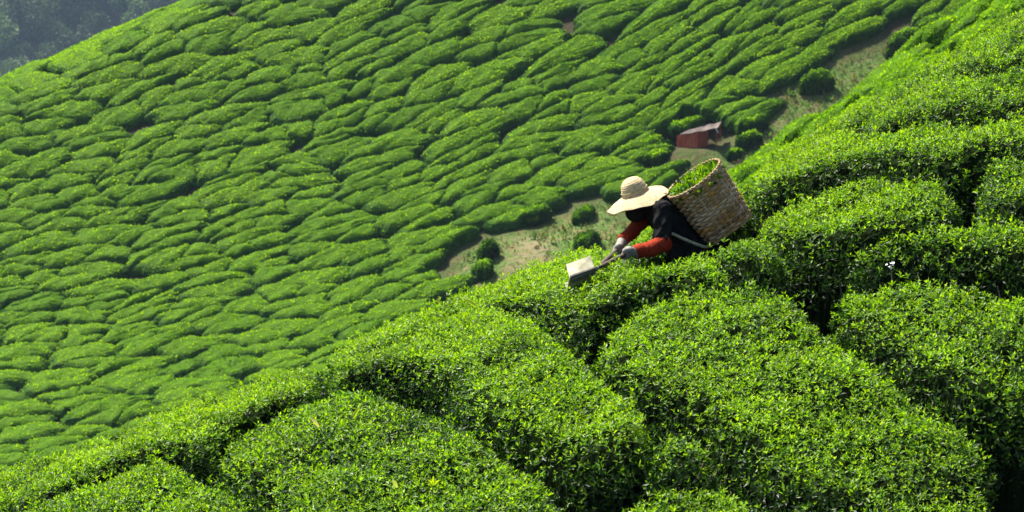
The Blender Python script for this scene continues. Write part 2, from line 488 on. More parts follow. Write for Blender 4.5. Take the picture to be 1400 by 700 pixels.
def plan(poly_px, back=.9):
    """outline clicked on the photograph -> plan outline on the plucking table of the near hill"""
    px = np.array([p[0] for p in poly_px], float); py = np.array([p[1] for p in poly_px], float)
    q, ok = hit(px, py, near_top, 7, 30, 2500)
    out = []
    for i in range(len(px)):
        if ok[i]: out.append(q[i][:2])
        else:                              # on the far side of the crest
            x = ray(px[i], py[i])[0] * 17.5; x = ray(px[i], py[i])[0] * ext(NC[1], x, NC[3], NC[4])
            out.append((x, ext(NC[1], x, NC[3], NC[4]) + back))
    return np.array(out)

LEAFCOUNT = 0
def grow(p, r):
    q = np.roll(p, -1, 0); o = np.roll(p, 1, 0); t = unit(q - o); ar = np.sum(p[:, 0] * q[:, 1] - q[:, 0] * p[:, 1])
    return p + np.stack([t[:, 1] * r, t[:, 0] * .045], 1) * (1 if ar > 0 else -1)
def near_bush(label, poly_px, youth=.72, dens=2000, side=400, seed=1, H=HN, young_lift=1.0, branches=4):
    global LEAFCOUNT
    pl = chaikin(plan(poly_px), 2); pl = grow(pl, .02); und = undul(seed, .017); ww = .13
    lo, hi = pl.min(0), pl.max(0); L_ = [tuple(q) for q in pl]
    def sd(x, y):
        d = seg_dist(x, y, L_); return np.where(in_poly(x, y, L_), d, -d)
    def surf(x, y, d):
        u = np.clip(d / ww, 0, 1)
        return near_top(x, y) + und(x, y) * u - H + H * (.45 + .55 * np.sqrt(1 - (1 - u) ** 2))
    c = pl.mean(0)
    root = empty('tea_bush', (c[0], c[1], float(near_top(c[0], c[1])) - H))
    tag(root, label, 'tea bush', 'clipped tea bushes on the near slope')
    parts = []
    # inner twig-and-leaf core, tinted near black to paint shade into gaps and lanes
    st = .04
    X, Y = np.meshgrid(np.arange(lo[0], hi[0] + st, st), np.arange(lo[1], hi[1] + st, st))
    D = sd(X, Y) - .055; uu = np.clip(D / .09, 0, 1); Z = near_top(X, Y) - H * (1 - np.sqrt(1 - (1 - uu) ** 2)) - .10 + und(X, Y) + rng.normal(0, .012, X.shape)
    I = np.arange(X.size).reshape(X.shape); okv = D > -.062; Z = np.where(D <= 0, near_top(X, Y) - H - .12, Z)
    qd = np.stack([I[:-1, :-1], I[:-1, 1:], I[1:, 1:], I[1:, :-1]], -1).reshape(-1, 4)
    keep = okv.ravel()[qd].all(1); qd = qd[keep]
    used = np.unique(qd); mp = -np.ones(X.size, int); mp[used] = np.arange(len(used)); qd = mp[qd]
    Vc = np.stack([X.ravel(), Y.ravel(), Z.ravel()], 1)[used]
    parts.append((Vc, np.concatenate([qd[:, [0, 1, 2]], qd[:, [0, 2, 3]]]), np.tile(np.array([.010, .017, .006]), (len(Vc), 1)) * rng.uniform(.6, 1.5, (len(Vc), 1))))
    # shoots of the plucking table
    n = int((hi[0] - lo[0]) * (hi[1] - lo[1]) * dens)
    x = rng.uniform(lo[0], hi[0], n); y = rng.uniform(lo[1], hi[1], n); d = sd(x, y)
    k = (d > 0) & ((x / y * FPX + 700 < 1440) | (rng.random(len(x)) < .5)); x, y, d = x[k], y[k], d[k]
    e = .02
    gx_ = (sd(x + e, y) - sd(x - e, y)) / (2 * e); gy_ = (sd(x, y + e) - sd(x, y - e)) / (2 * e)
    u = np.clip(1 - d / ww, 0, 1)
    tnx = -(near_top(x + e, y) - near_top(x - e, y) + und(x + e, y) - und(x - e, y)) / (2 * e)
    tny = -(near_top(x, y + e) - near_top(x, y - e) + und(x, y + e) - und(x, y - e)) / (2 * e)
    nr = unit(np.stack([tnx, tny, np.ones_like(x)], 1) * (1.05 - u[:, None]) + np.stack([-gx_, -gy_, 0 * x], 1) * u[:, None])
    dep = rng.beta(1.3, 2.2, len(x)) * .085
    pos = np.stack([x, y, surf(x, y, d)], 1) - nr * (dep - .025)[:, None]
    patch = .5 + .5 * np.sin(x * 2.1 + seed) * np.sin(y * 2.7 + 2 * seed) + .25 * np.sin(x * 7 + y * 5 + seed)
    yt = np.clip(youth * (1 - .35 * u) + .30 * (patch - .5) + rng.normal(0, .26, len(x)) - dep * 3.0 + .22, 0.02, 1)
    axs = unit(nr * .6 + np.array([0, 0, .55]) + rng.normal(0, .36, (len(x), 3)))
    Ls = (.0195 + .0145 * rng.random(len(x))) * (1 + .25 * (yt < .3))
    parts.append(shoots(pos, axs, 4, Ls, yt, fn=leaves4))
    # stray taller shoots above the clipped surface
    m_ = rng.random(len(x)) < .03
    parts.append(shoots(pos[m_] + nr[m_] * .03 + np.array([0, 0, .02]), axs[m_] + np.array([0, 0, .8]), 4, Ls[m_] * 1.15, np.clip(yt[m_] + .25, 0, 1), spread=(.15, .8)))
    # the leafy sides; low youth tints paint in the shade of these faces
    q = np.roll(pl, -1, 0); sl_ = np.linalg.norm(q - pl, axis=1); per = sl_.sum()
    ns = int(per * H * side)
    i = rng.choice(len(pl), ns, p=sl_ / per); tt = rng.random(ns)[:, None]
    b_ = pl[i] * (1 - tt) + q[i] * tt
    area = .5 * np.sum(pl[:, 0] * q[:, 1] - q[:, 0] * pl[:, 1]); sg = 1 if area > 0 else -1
    tn = unit(q[i] - pl[i]); on = np.stack([tn[:, 1], -tn[:, 0]], 1) * sg
    h = rng.beta(2.0, 1.5, ns) * .68 + .20
    ins_ = np.where(h > .45, ww * (1 - np.sqrt(np.clip(1 - ((h - .45) / .55) ** 2, 0, 1))), (.45 - h) * .30) + rng.uniform(-.03, .10, ns)
    xy = b_ - on * ins_[:, None]
    z = near_top(xy[:, 0], xy[:, 1]) - H + H * h
    o3 = np.concatenate([on, np.zeros((ns, 1))], 1)
    ax3 = unit(o3 + np.array([0, 0, .15]) + rng.normal(0, .45, (ns, 3)))
    parts.append(shoots(np.concatenate([xy, z[:, None]], 1), ax3, 4, .030 + .020 * rng.random(ns), np.clip(rng.normal(.08, .10, ns) + (h - .6) * .3, 0, 1), spread=(.6, 1.5)))
    V, T, C = merge(parts); LEAFCOUNT += len(T); mi = np.zeros(len(T), np.int32); mi[:len(parts[0][1])] = 1
    fo = obj('foliage', mesh_np('foliage', V - np.array(root.location), T, C, [M['leaf'], M['shade_core']], mi), root)
    fo['kind'] = 'stuff'
    # woody frame: short trunk and rising branches that show through the open sides
    gz = root.location.z
    mb = MB(); mb.tube([(0, 0, -.08), (.01, .02, .12), (-.01, .0, .28)], [.05, .042, .035], 7)
    mb.build('trunk', M['bark'], root, True)
    for j in range(branches):
        # spread round the rim; more of them on the open side that faces the lane
        i0 = rng.integers(len(pl)); e_ = pl[i0]
        s_ = e_ * .80 + c * .20; f_ = e_ * .93 + c * .085
        p0 = np.array([s_[0], s_[1], float(near_top(*s_)) - H - .05]) - np.array(root.location)
        p3 = np.array([f_[0], f_[1], float(near_top(*f_)) - .22]) - np.array(root.location)
        pm = (p0 + p3) / 2 + rng.normal(0, .05, 3)
        fk = pm + (p3 - pm) * .5 + rng.normal(0, .10, 3)
        mb = MB(); mb.tube([p0, pm, p3], [.016, .011, .005], 5); mb.tube([pm, fk, fk + np.array([rng.normal(0, .05), rng.normal(0, .05), .14])], [.010, .007, .003], 5)
        mb.build('branch', M['bark'], root, True)
    return root

NEAR = [
 ('tea bush under the cutting shears, topped with fresh yellow-green shoots', 'A', .80,
  [(612, 424), (640, 400), (714, 374), (771, 354), (830, 334), (852, 340), (845, 354), (868, 363), (912, 362), (930, 351), (960, 339), (985, 340), (1005, 364), (985, 377), (930, 380), (880, 389), (835, 412), (800, 430), (765, 420), (735, 413), (690, 412), (640, 424)]),
 ('tea bush on the crest just behind the bending picker', 'V', .78,
  [(862, 322), (880, 285), (930, 255), (985, 222), (1012, 222), (1022, 246), (1018, 268), (975, 286), (930, 306), (895, 322), (872, 332)]),
 ('small tea bush against the foot of the basket', 'U', .66,
  [(940, 357), (962, 341), (990, 328), (1025, 318), (1062, 326), (1084, 342), (1062, 354), (1020, 358), (985, 352)]),
 ('broad tea bush with bare twisted stems and a white blossom at its side', 'M2', .68,
  [(1155, 340), (1190, 323), (1240, 309), (1300, 297), (1350, 291), (1420, 293), (1775, 277), (1775, 322), (1420, 342), (1360, 339), (1290, 336), (1230, 340), (1190, 347), (1160, 350)]),
 ('rounded bright tea bush between the basket and the tall dark lane', 'M1', .76,
  [(1025, 304), (1060, 284), (1120, 263), (1170, 247), (1230, 239), (1275, 241), (1305, 256), (1322, 276), (1290, 291), (1240, 301), (1190, 316), (1150, 324), (1090, 324), (1050, 320)]),
 ('tea bush standing over the deep dark cleft on the upper slope', 'N', .66,
  [(1348, 207), (1420, 209), (1765, 143), (1765, 211), (1420, 284), (1364, 282), (1345, 264), (1338, 235)]),
 ('long tea hedge running uphill from the basket rim', 'P', .74,
  [(1016, 256), (1034, 230), (1080, 205), (1150, 176), (1190, 182), (1245, 168), (1300, 164), (1350, 162), (1420, 152), (1765, 73), (1765, 131), (1430, 202), (1345, 198), (1310, 216), (1240, 219), (1170, 219), (1120, 229), (1080, 245), (1040, 257)]),
 ('dark leaved tea hedge one row below the crest, mature leaves on its face', 'Q', .58,
  [(1168, 165), (1230, 131), (1280, 113), (1340, 99), (1410, 86), (1755, -7), (1755, 51), (1420, 138), (1345, 146), (1290, 148), (1240, 154), (1195, 172)]),
 ('crest tea hedge nearest to the basket, thin against the far slope', 'S1', .60,
  [(1030, 196), (1100, 155), (1180, 112), (1215, 98), (1228, 126), (1165, 161), (1100, 192), (1050, 217), (1034, 220)]),
 ('crest tea hedge at the top of the near slope, farthest uphill', 'S2', .52,
  [(1225, 90), (1300, 50), (1400, -15), (1755, -149), (1755, -51), (1400, 76), (1330, 90), (1270, 110), (1238, 120)]),
 ('rounded tea bush alone beyond the soil lane, with dry stems under it', 'R1', .66,
  [(1140, 397), (1165, 385), (1220, 377), (1285, 374), (1340, 383), (1400, 399), (1765, 402), (1775, 522), (1420, 552), (1360, 548), (1310, 542), (1260, 510), (1215, 480), (1168, 448), (1137, 417)]),
 ('very large spreading tea bush in front of the picker', 'C', .72,
  [(812, 464), (845, 437), (900, 403), (955, 389), (1010, 383), (1065, 381), (1095, 406), (1125, 440), (1190, 487), (1255, 532), (1320, 572), (1362, 607), (1350, 650), (1368, 700), (1375, 790), (1215, 790), (1185, 712), (1160, 694), (1110, 682), (1060, 652), (1035, 622), (995, 592), (965, 564), (912, 541), (885, 533), (850, 510), (815, 486)]),
 ('low tea bush at the mouth of the forked lane', 'L', .70,
  [(800, 707), (850, 677), (905, 652), (955, 642), (1005, 650), (1045, 682), (1080, 717), (1100, 795), (760, 795)]),
 ('very small tea bush squeezed between two large bushes in the forked lane', 'K', .74,
  [(884, 596), (902, 582), (950, 586), (980, 604), (990, 630), (955, 640), (915, 642), (886, 628)]),
 ('large tea bush with a dark hollow and pale stems under its edge', 'D', .74,
  [(445, 502), (500, 484), (571, 455), (629, 427), (690, 416), (735, 434), (785, 470), (805, 490), (848, 524), (888, 556), (892, 590), (886, 614), (835, 630), (780, 622), (745, 601), (705, 578), (660, 554), (630, 533), (622, 508), (600, 498), (540, 493), (490, 504), (455, 514)]),
 ('wide tea bush with pale fallen blades lying on it', 'G', .56,
  [(292, 617), (312, 594), (400, 554), (450, 534), (515, 530), (580, 552), (650, 580), (695, 612), (725, 634), (765, 662), (775, 692), (780, 795), (390, 795), (385, 702), (337, 657)]),
 ('long narrow tea hedge below the crest hedge, sprouting bright shoots', 'E', .84,
  [(-160, 745), (-60, 702), (0, 674), (100, 620), (230, 580), (345, 532), (428, 498), (440, 514), (400, 536), (340, 559), (295, 589), (280, 609), (200, 610), (110, 643), (60, 666), (0, 688), (-80, 730), (-150, 775)]),
 ('crest tea hedge low on the spur, bright against the valley', 'F1', .82,
  [(-160, 690), (0, 625), (157, 560), (270, 512), (300, 530), (285, 548), (230, 569), (100, 609), (0, 659), (-140, 722)]),
 ('crest tea hedge beside the tall yellow shoot', 'F2', .72,
  [(285, 508), (400, 472), (500, 448), (571, 425), (640, 392), (672, 390), (660, 408), (620, 424), (560, 452), (500, 475), (430, 489), (345, 523), (300, 543)]),
 ('tea bush in the low corner of the spur, ringed by a dark furrow', 'H', .70,
  [(-130, 765), (-20, 714), (40, 692), (110, 662), (180, 632), (240, 624), (280, 644), (335, 672), (360, 697), (370, 795), (-110, 810)]),
 ('tea bush rising beside the bare brown patch of soil', 'B', .60,
  [(1408, 668), (1445, 642), (1775, 617), (1775, 767), (1415, 790), (1396, 710)]),
]
NEARROOT = {}
for i_, (lb, key, yth, pp_) in enumerate(NEAR):
    NEARROOT[key] = near_bush(lb, pp_, yth + .09, seed=i_ + 3)
print('near leaf faces', LEAFCOUNT)

# ------------------------------------------------------------------ tea bushes of the middle spur and the far hillside
def cells(px0, px1, q0, q1, la, lb, gfun, jit=(.38, .27), seed=1):
    """staggered, jittered rows of bush centres; rounded Voronoi outlines in row coordinates"""
    r = np.random.default_rng(seed); A, B = [], []
    for j in range(int((q1 - q0) / lb) + 1):
        a = px0 / la + r.uniform(0, 1)
        while a < px1 / la:
            A.append(a + r.uniform(-jit[0], jit[0])); B.append(q0 / lb + j + r.uniform(-jit[1], jit[1]))
            a += r.choice([.6, .85, 1.1, 1.5, 2.1], p=[.14, .22, .24, .22, .18])
    A, B = np.array(A), np.array(B)
    return A, B, A * la, B * lb + gfun(A * la)

def outlines(A, B, keep, NT=26, p=7):
    th = np.arange(NT) * 2 * math.pi / NT; R = {}; WT = np.random.default_rng(3).uniform(0, 1, len(A))
    for i in np.nonzero(keep)[0]:
        da = A - A[i]; db = B - B[i]
        nb = (np.abs(da) < 2.4) & (np.abs(db) < 2.4); nb[i] = False
        da, db = da[nb], db[nb]; dd = np.hypot(da, db); an = np.arctan2(db, da)
        cs = np.maximum(np.cos(th[:, None] - an[None]), 0) / (dd / 2 * (1 + .42 * (WT[i] - WT[nb])))[None]
        R[i] = np.minimum(np.maximum(np.sum(cs ** p, 1) ** (-1 / p), .12), 1.0)
    return th, R

def cushion(c, ea, eb, rr, th, top, H, nleaf, ll, yth, sc=(1.14, 1.05), seed=0, fn=leaves4):
    """one clipped bush: outline = c + a*ea + b*eb in plan"""
    r = np.random.default_rng(seed); NT = len(th)
    rr = rr * (1 + .09 * np.sin(3 * th + r.uniform(0, 6)) + .07 * np.sin(5 * th + r.uniform(0, 6)) + .05 * np.sin(8 * th + r.uniform(0, 6)))
    ca = rr * np.cos(th) * sc[0]; sb = rr * np.sin(th) * sc[1]
    prof = [(.92, -.05), (1., .30), (.97, .52), (.89, .72), (.74, .87), (.50, .96), (.25, 1.0)]
    hs = H * r.uniform(.88, 1.10); ph = r.uniform(0, 6, 4)
    def pt(f, t_, hh):
        a = np.interp(t_, np.append(th, 2 * math.pi), np.append(ca, ca[0])) * f; b = np.interp(t_, np.append(th, 2 * math.pi), np.append(sb, sb[0])) * f
        x = c[0] + a * ea[0] + b * eb[0]; y = c[1] + a * ea[1] + b * eb[1]
        wob = .10 * H * (np.sin(x * 1.9 + ph[0]) * np.sin(y * 2.3 + ph[1]) + .8 * np.sin(x * 4.7 + ph[2]) * np.sin(y * 4.1 + ph[3]))
        return np.stack([x, y, top(x, y) - H + hh * hs + wob * np.clip(hh, 0, 1)], -1)
    rows = [pt(np.full(NT, f), th, np.full(NT, h)) for f, h in prof]
    V = np.concatenate(rows + [pt(np.zeros(1), np.zeros(1), np.ones(1))]); F = []
    for j in range(len(prof) - 1):
        for k in range(NT):
            a, b = j * NT + k, j * NT + (k + 1) % NT
            F += [(a, b, b + NT), (a, b + NT, a + NT)]
    o = (len(prof) - 1) * NT
    F += [(o + k, o + (k + 1) % NT, len(V) - 1) for k in range(NT)]
    F = np.array(F)
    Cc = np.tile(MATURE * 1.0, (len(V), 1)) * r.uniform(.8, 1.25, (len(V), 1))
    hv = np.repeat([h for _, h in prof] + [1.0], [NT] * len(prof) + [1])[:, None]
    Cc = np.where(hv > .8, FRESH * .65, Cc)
    # leaf sprays over the shell; tint darkens down the sides as painted shading
    tri = V[F]; nrm = np.cross(tri[:, 1] - tri[:, 0], tri[:, 2] - tri[:, 0]); ar = np.linalg.norm(nrm, axis=1); nrm = unit(nrm)
    if nrm[-1, 2] < 0: nrm = -nrm
    i = r.choice(len(F), nleaf, p=ar / ar.sum()); uv = r.random((nleaf, 2)); fl = uv.sum(1) > 1; uv[fl] = 1 - uv[fl]
    p_ = tri[i, 0] + uv[:, :1] * (tri[i, 1] - tri[i, 0]) + uv[:, 1:] * (tri[i, 2] - tri[i, 0]); nn = nrm[i]
    upw = np.clip(nn[:, 2], 0, 1)
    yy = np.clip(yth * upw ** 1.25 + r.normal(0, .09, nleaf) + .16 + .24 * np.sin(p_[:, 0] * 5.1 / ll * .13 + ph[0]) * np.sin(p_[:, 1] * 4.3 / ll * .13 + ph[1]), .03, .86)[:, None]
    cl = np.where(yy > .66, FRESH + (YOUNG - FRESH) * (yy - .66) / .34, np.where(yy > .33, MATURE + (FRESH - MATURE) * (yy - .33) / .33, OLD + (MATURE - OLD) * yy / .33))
    ax = unit(nn * .8 + np.array([0, 0, .25]) + r.normal(0, .55, (nleaf, 3)))
    L_ = ll * r.uniform(.6, 1.35, nleaf)
    lv = fn(p_ - nn * ll * .3, ax, unit(r.normal(size=(nleaf, 3)) + nn), L_, L_ * .6, cl)
    return merge([(V, F, Cc), lv])

def clear_px(px, py, grow=0):
    q = np.array(CLEAR_PX, float); i_ = in_poly(px, py, q); d_ = seg_dist(px, py, [tuple(z) for z in q])
    return i_ | (d_ < grow)

# far hillside: rows climb to the right, and lie flatter and closer low on the slope
KW, LA, LB_ = .00045, 61., 19.5
g_far = lambda x: -(.245 * x + .00012 * x * np.abs(x)) + 5 * np.sin(x / 61.) + 3 * np.sin(x / 23. + 1)
def w_inv(v): return np.where(v > 0, (-1 + np.sqrt(1 + 4 * KW * np.maximum(v, 0))) / (2 * KW), v)
A, B, PX, PY = cells(-190, 1480, -60, 1350, LA, LB_, g_far, seed=4)
PY = w_inv(PY)
sil = np.interp(PX, SIL[:, 0], SIL[:, 1]); msil = np.interp(PX, MSIL[:, 0], MSIL[:, 1], left=900)
vis = np.minimum(sil, np.where(PX > 980, msil, 900))
hutm = in_poly(PX, PY, [(878, 192), (905, 170), (930, 158), (1000, 156), (1010, 222), (885, 222)])
keep = (PY > -75) & (PY < vis + 45) & ~clear_px(PX, PY, 7) & ~hutm
hp, okh = hit(PX, PY, far_top, 100, 240, 900)
keep &= okh & (np.hypot(hp[:, 0] - _hp[0] + .4, hp[:, 1] - _hp[1] - 1.0) > 2.2)
th, R = outlines(A, B, keep)
wd1 = 1 + 2 * KW * np.maximum(PY, 0)
g1, ok1 = hit(PX + 6, PY + (g_far(PX + 6) - g_far(PX)) / wd1, far_top, 100, 240, 900); g2, ok2 = hit(PX, PY + 5, far_top, 100, 240, 900)
far = []
for i in np.nonzero(keep)[0]:
    ea = (g1[i] - hp[i])[:2] * LA / 6; eb = (g2[i] - hp[i])[:2] * LB_ / wd1[i] / 5
    if not (ok1[i] and ok2[i]) or np.linalg.norm(ea) > 9: ea, eb = _t * 3.3, -_n * 1.9
    if np.linalg.norm(eb) > 3.4: eb = eb * 3.4 / np.linalg.norm(eb)
    inview = (-15 < PX[i] < 1415) and (PY[i] > -8) and PY[i] < vis[i] + 8
    size = np.mean(R[i]) ** 2 * (1 if inview else 0)
    far.append((size, i, ea, eb))
CREST = []
for off_ in (1.6, 3.4):
    for al in np.arange(-16, 60, 3.1):
        c2 = _b + _t * (al + rng.uniform(-.5, .5)) + _n * (off_ - 1.2 + rng.uniform(-.3, .3)); CREST.append(c2)
hp = list(hp); PX = list(PX); PY = list(PY)
for c2 in CREST:
    z2 = float(far_top(*c2)); i = len(hp); hp.append(np.array([c2[0], c2[1], z2])); qx, qy, _ = proj(hp[-1]); PX.append(float(qx)); PY.append(float(qy))
    R[i] = np.full(26, .62) * (1 + .12 * np.sin(2 * th + i)); far.append((.38 if -15 < qx < 260 else 0, i, _t * 3.3, _n * 1.9))
far.sort(key=lambda z: -z[0])
print('far bushes', len(far), 'in view', sum(1 for f in far if f[0] > 0))
rest = []; CNT = {}; HUTP = hit(955, 200, far_top, 100, 240, 1500)[0][0]
for k, (size, i, ea, eb) in enumerate(far):
    if math.hypot(hp[i][0] - _hp[0], hp[i][1] - _hp[1]) < 8:          # bushes round the hut are cut back from its walls
        h1, h2 = unit(np.array([-.80, .42])), unit(np.array([.46, .80])); Rn = np.array(R[i], float)
        for _ in range(12):
            f_ = np.array([.35, .65, 1.0, 1.2])[:, None]
            ox = hp[i][0] - _hp[0] + (Rn * np.cos(th) * 1.15)[None] * f_ * ea[0] + (Rn * np.sin(th) * 1.06)[None] * f_ * eb[0]
            oy = hp[i][1] - _hp[1] + (Rn * np.cos(th) * 1.15)[None] * f_ * ea[1] + (Rn * np.sin(th) * 1.06)[None] * f_ * eb[1]
            u1, u2 = ox * h1[0] + oy * h1[1], ox * h2[0] + oy * h2[1]
            bad = ((u1 > -1.9) & (u1 < 2.2) & (u2 > -.4) & (u2 < 2.6)).any(0)
            if not bad.any(): break
            Rn = np.where(bad, Rn * .8, Rn)
        R[i] = Rn
    ar_ = np.linalg.norm(ea) * np.linalg.norm(eb) * np.mean(R[i]) ** 2 * 3.14
    r_ = np.random.default_rng(900 + i)
    yth = .88 + .14 * math.sin(PX[i] / 190. + 1) * math.sin(PY[i] / 130.) + r_.normal(0, .16)
    if r_.random() < .06: yth -= .3
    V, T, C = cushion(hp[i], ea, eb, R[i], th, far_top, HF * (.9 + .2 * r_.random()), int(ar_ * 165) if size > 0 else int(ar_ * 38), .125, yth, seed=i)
    if size > 0 and k < 300:
        c = np.array([hp[i][0], hp[i][1], far_top(hp[i][0], hp[i][1]) - HF])
        o = obj('tea_bush', mesh_np('tea_bush', V - c, T, C, [M['far_leaf']])); o.location = c
        cdist = float(seg_dist(np.array(c[0]), np.array(c[1]), CLEAR)); hd = math.hypot(c[0] - HUTP[0], c[1] - HUTP[1])
        ln = np.linalg.norm(ea) * (np.max(R[i] * np.abs(np.cos(th)))) * 2
        if i >= len(A): lb_, gr_ = 'low tea bush along the skyline crest, with the blue forest behind it', 'tea bushes on the far crest'
        elif hd < 6.5: lb_, gr_ = 'tea bush close around the small red hut', 'tea bushes round the hut'
        elif cdist < 2.4: lb_, gr_ = 'tea bush at the edge of the rows, bordering the grassy gully', 'tea bushes bordering the gully'
        elif yth < .5: lb_, gr_ = 'dull dark green tea bush among the brighter rows of the far hillside', 'dark tea bushes on the far hillside'
        elif ln > 5.8: lb_, gr_ = 'extra long unbroken tea hedge in the rows of the far hillside', 'long hedges on the far hillside'
        elif ln < 2.7: lb_, gr_ = 'short stubby tea bush between longer ones on the far hillside', 'short bushes on the far hillside'
        else: lb_, gr_ = 'clipped bright green tea bush of middling length in the far hillside rows', 'tea bushes in rows on the far hillside'
        tag(o, lb_, 'tea bush', gr_); CNT[gr_] = CNT.get(gr_, 0) + 1
    else: rest.append((V, T, C))
if rest:
    V, T, C = merge(rest)
    print(CNT)
    tag(obj('tea_bush_rows', mesh_np('tea_bush_rows', V, T, C, [M['far_leaf']])), 'tea rows carrying on at the margins of the far hillside', 'tea bushes', None, 'stuff')

# middle spur between the near slope and the gully: bushes in rows along its crest
g_mid = lambda x: np.interp(x, MSIL[:, 0], MSIL[:, 1])
A, B, PX, PY = cells(940, 1500, 5, 70, 60, 13, g_mid, seed=9)
sil = np.interp(PX, SIL[:, 0], SIL[:, 1])
hp, okh = hit(PX, PY, mid_top, 30, 110, 1500)
keep = okh & (PY < sil + 25)
th, R = outlines(A, B, keep)
g1, ok1 = hit(PX + 4, PY + g_mid(PX + 4) - g_mid(PX), mid_top, 30, 110, 1500)
for i in np.nonzero(keep)[0]:
    if not ok1[i]: continue
    ea = (g1[i] - hp[i])[:2] * 60 / 4
    if np.linalg.norm(ea) > 3: ea = ea * 1.4 / np.linalg.norm(ea)
    eb = np.array([ea[1], -ea[0]]) / np.linalg.norm(ea) * 1.05
    r_ = np.random.default_rng(i)
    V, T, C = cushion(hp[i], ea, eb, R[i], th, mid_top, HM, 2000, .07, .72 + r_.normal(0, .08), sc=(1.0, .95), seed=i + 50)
    c = np.array([hp[i][0], hp[i][1], mid_top(hp[i][0], hp[i][1]) - HM])
    o = obj('tea_bush', mesh_np('tea_bush', V - c, T, C, [M['far_leaf']])); o.location = c
    tag(o, 'low tea bush in sloping rows on the narrow middle spur beside the gully', 'tea bush', 'tea bushes on the middle spur')

# single bushes left standing in and round the gully
SOLO = [(660, 370, 17, 8, 1.0, .66, 'compact tea bush alone on the turf below the bare earth path'),
        (668, 345, 15, 7, 1.0, .25, 'loose dark shrub behind the compact bush on the turf'),
        (798, 292, 17, 7, .9, .45, 'round tea bush standing on the brown bank above the knoll'),
        (803, 328, 20, 8, .85, .15, 'dark blue-green shrub at the foot of the grassy knoll'),
        (724, 296, 24, 8, 1.1, .60, 'flat tea bush with bare stems at the top of the grassy knoll'),
        (758, 272, 14, 7, .8, .35, 'dull green shrub at the gap above the knoll'),
        (1118, 116, 24, 8, 1.2, .60, 'solitary oval tea bush in the upper gully'),
        (1026, 192, 20, 6, 1.0, .62, 'flat tea bush beside the open end of the red hut'),
        (1030, 172, 24, 6, 1.1, .58, 'tea bush uphill of the open end of the red hut'),
        (1004, 208, 9, 4, .6, .55, 'tiny tea bush by the doorway side of the red hut'),
        (898, 214, 22, 7, .8, .80, 'bright tea bush at the lower corner of the red hut'),
        (888, 196, 22, 7, .8, .80, 'bright tea bush just below the boarded wall of the red hut'),
        (934, 172, 24, 7, .8, .72, 'tea bush on the bank right behind the red hut'),
        (1238, 52, 26, 8, .95, .72, 'broad tea bush closing the upper end of the gully'),
        (1272, 34, 26, 8, .95, .66, 'tea bush above the gully where it meets the middle spur'),
        (1228, 66, 14, 6, 1.2, .35, 'dark tea bush at the upper end of the gully')]
for k, (x_, y_, ha, hb, H, yth, lb) in enumerate(SOLO):
    q, _ = hit([x_, x_ + 4, x_], [y_ - 8, y_ - 9, y_ - 4], far_top, 100, 240, 1500)
    ea = (q[1] - q[0])[:2] / 4 * ha; eb = (q[2] - q[0])[:2] / 4 * hb
    th_ = np.arange(26) * 2 * math.pi / 26
    r_ = np.random.default_rng(70 + k); lob = []
    for a_, b_, s_, h_ in [(0, 0, .82, 1.0)] + [(r_.uniform(-.75, .75), r_.uniform(-.5, .5), r_.uniform(.35, .55), r_.uniform(.55, .95)) for _ in range(4)]:
        gtop = lambda x, y, hh=H * h_: far_top(x, y) - HF + hh
        lob.append(cushion(q[0] + np.array([*(ea * a_ + eb * b_), 0]), ea * s_, eb * s_, np.ones(26), th_, gtop, H * h_, int(900 * s_), .24 if 'shrub' in lb else .17, yth + r_.normal(0, .1), sc=(1, 1), seed=300 + 9 * k + len(lob)))
    V, T, C = merge(lob)
    c = np.array([q[0][0], q[0][1], far_top(q[0][0], q[0][1]) - HF])
    o = obj('tea_bush', mesh_np('tea_bush', V - c, T, C, [M['far_leaf']])); o.location = c
    tag(o, lb, 'tea bush' if 'tea' in lb else 'shrub', 'bushes standing in the gully')
    if 'shrub' in lb: o.name = 'shrub'

# turf of the gully
n = 40000
lo = np.min(CLEAR, 0) - 1.5; hi = np.max(CLEAR, 0) + 1.5
x = rng.uniform(lo[0], hi[0], n); y = rng.uniform(lo[1], hi[1], n)
k = in_poly(x, y, CLEAR) & (seg_dist(x, y, PATH, False) > .7) & (np.sin(x * .9 + np.sin(y * .6) * 2) + np.sin(y * 1.1 + 1) + rng.normal(0, .7, n) > -.3)
x, y = x[k], y[k]; z = far_top(x, y) - HF - .02
dry = rng.random(len(x))[:, None] < .35
cg = np.where(dry, np.array([.15, .13, .055]), np.array([.07, .15, .022])) * rng.uniform(.7, 1.3, (len(x), 1))
Lg = rng.uniform(.10, .34, len(x)) * (1 + 1.0 * (rng.random(len(x)) < .05))
V, T, C = leaves4(np.stack([x, y, z], 1), rng.normal(0, .45, (len(x), 3)) + np.array([0, 0, 1.]), rng.normal(size=(len(x), 3)), Lg, Lg * .4, cg)
nw = 420                                   # low leafy weeds among the grass
x = rng.uniform(lo[0], hi[0], nw); y = rng.uniform(lo[1], hi[1], nw); k = in_poly(x, y, CLEAR); x, y = x[k], y[k]; nw = len(x)
sz = rng.uniform(.15, .5, nw); i = np.repeat(np.arange(nw), 26); dd = unit(rng.normal(size=(len(i), 3)) + np.array([0, 0, .5])); dd[:, 2] = np.abs(dd[:, 2]) * .6
pw_ = np.stack([x, y, far_top(x, y) - HF], 1)[i] + dd * (sz[i] * rng.uniform(.3, 1, len(i)))[:, None]
cw = np.where((np.arange(nw)[i] % 3 == 0)[:, None], np.array([.13, .11, .05]), np.array([.035, .085, .016])) * rng.uniform(.7, 1.5, (len(i), 1))
V, T, C = merge([(V, T, C), leaves4(pw_, dd + rng.normal(0, .5, dd.shape), rng.normal(size=dd.shape), np.full(len(i), .16), np.full(len(i), .09), cw)])
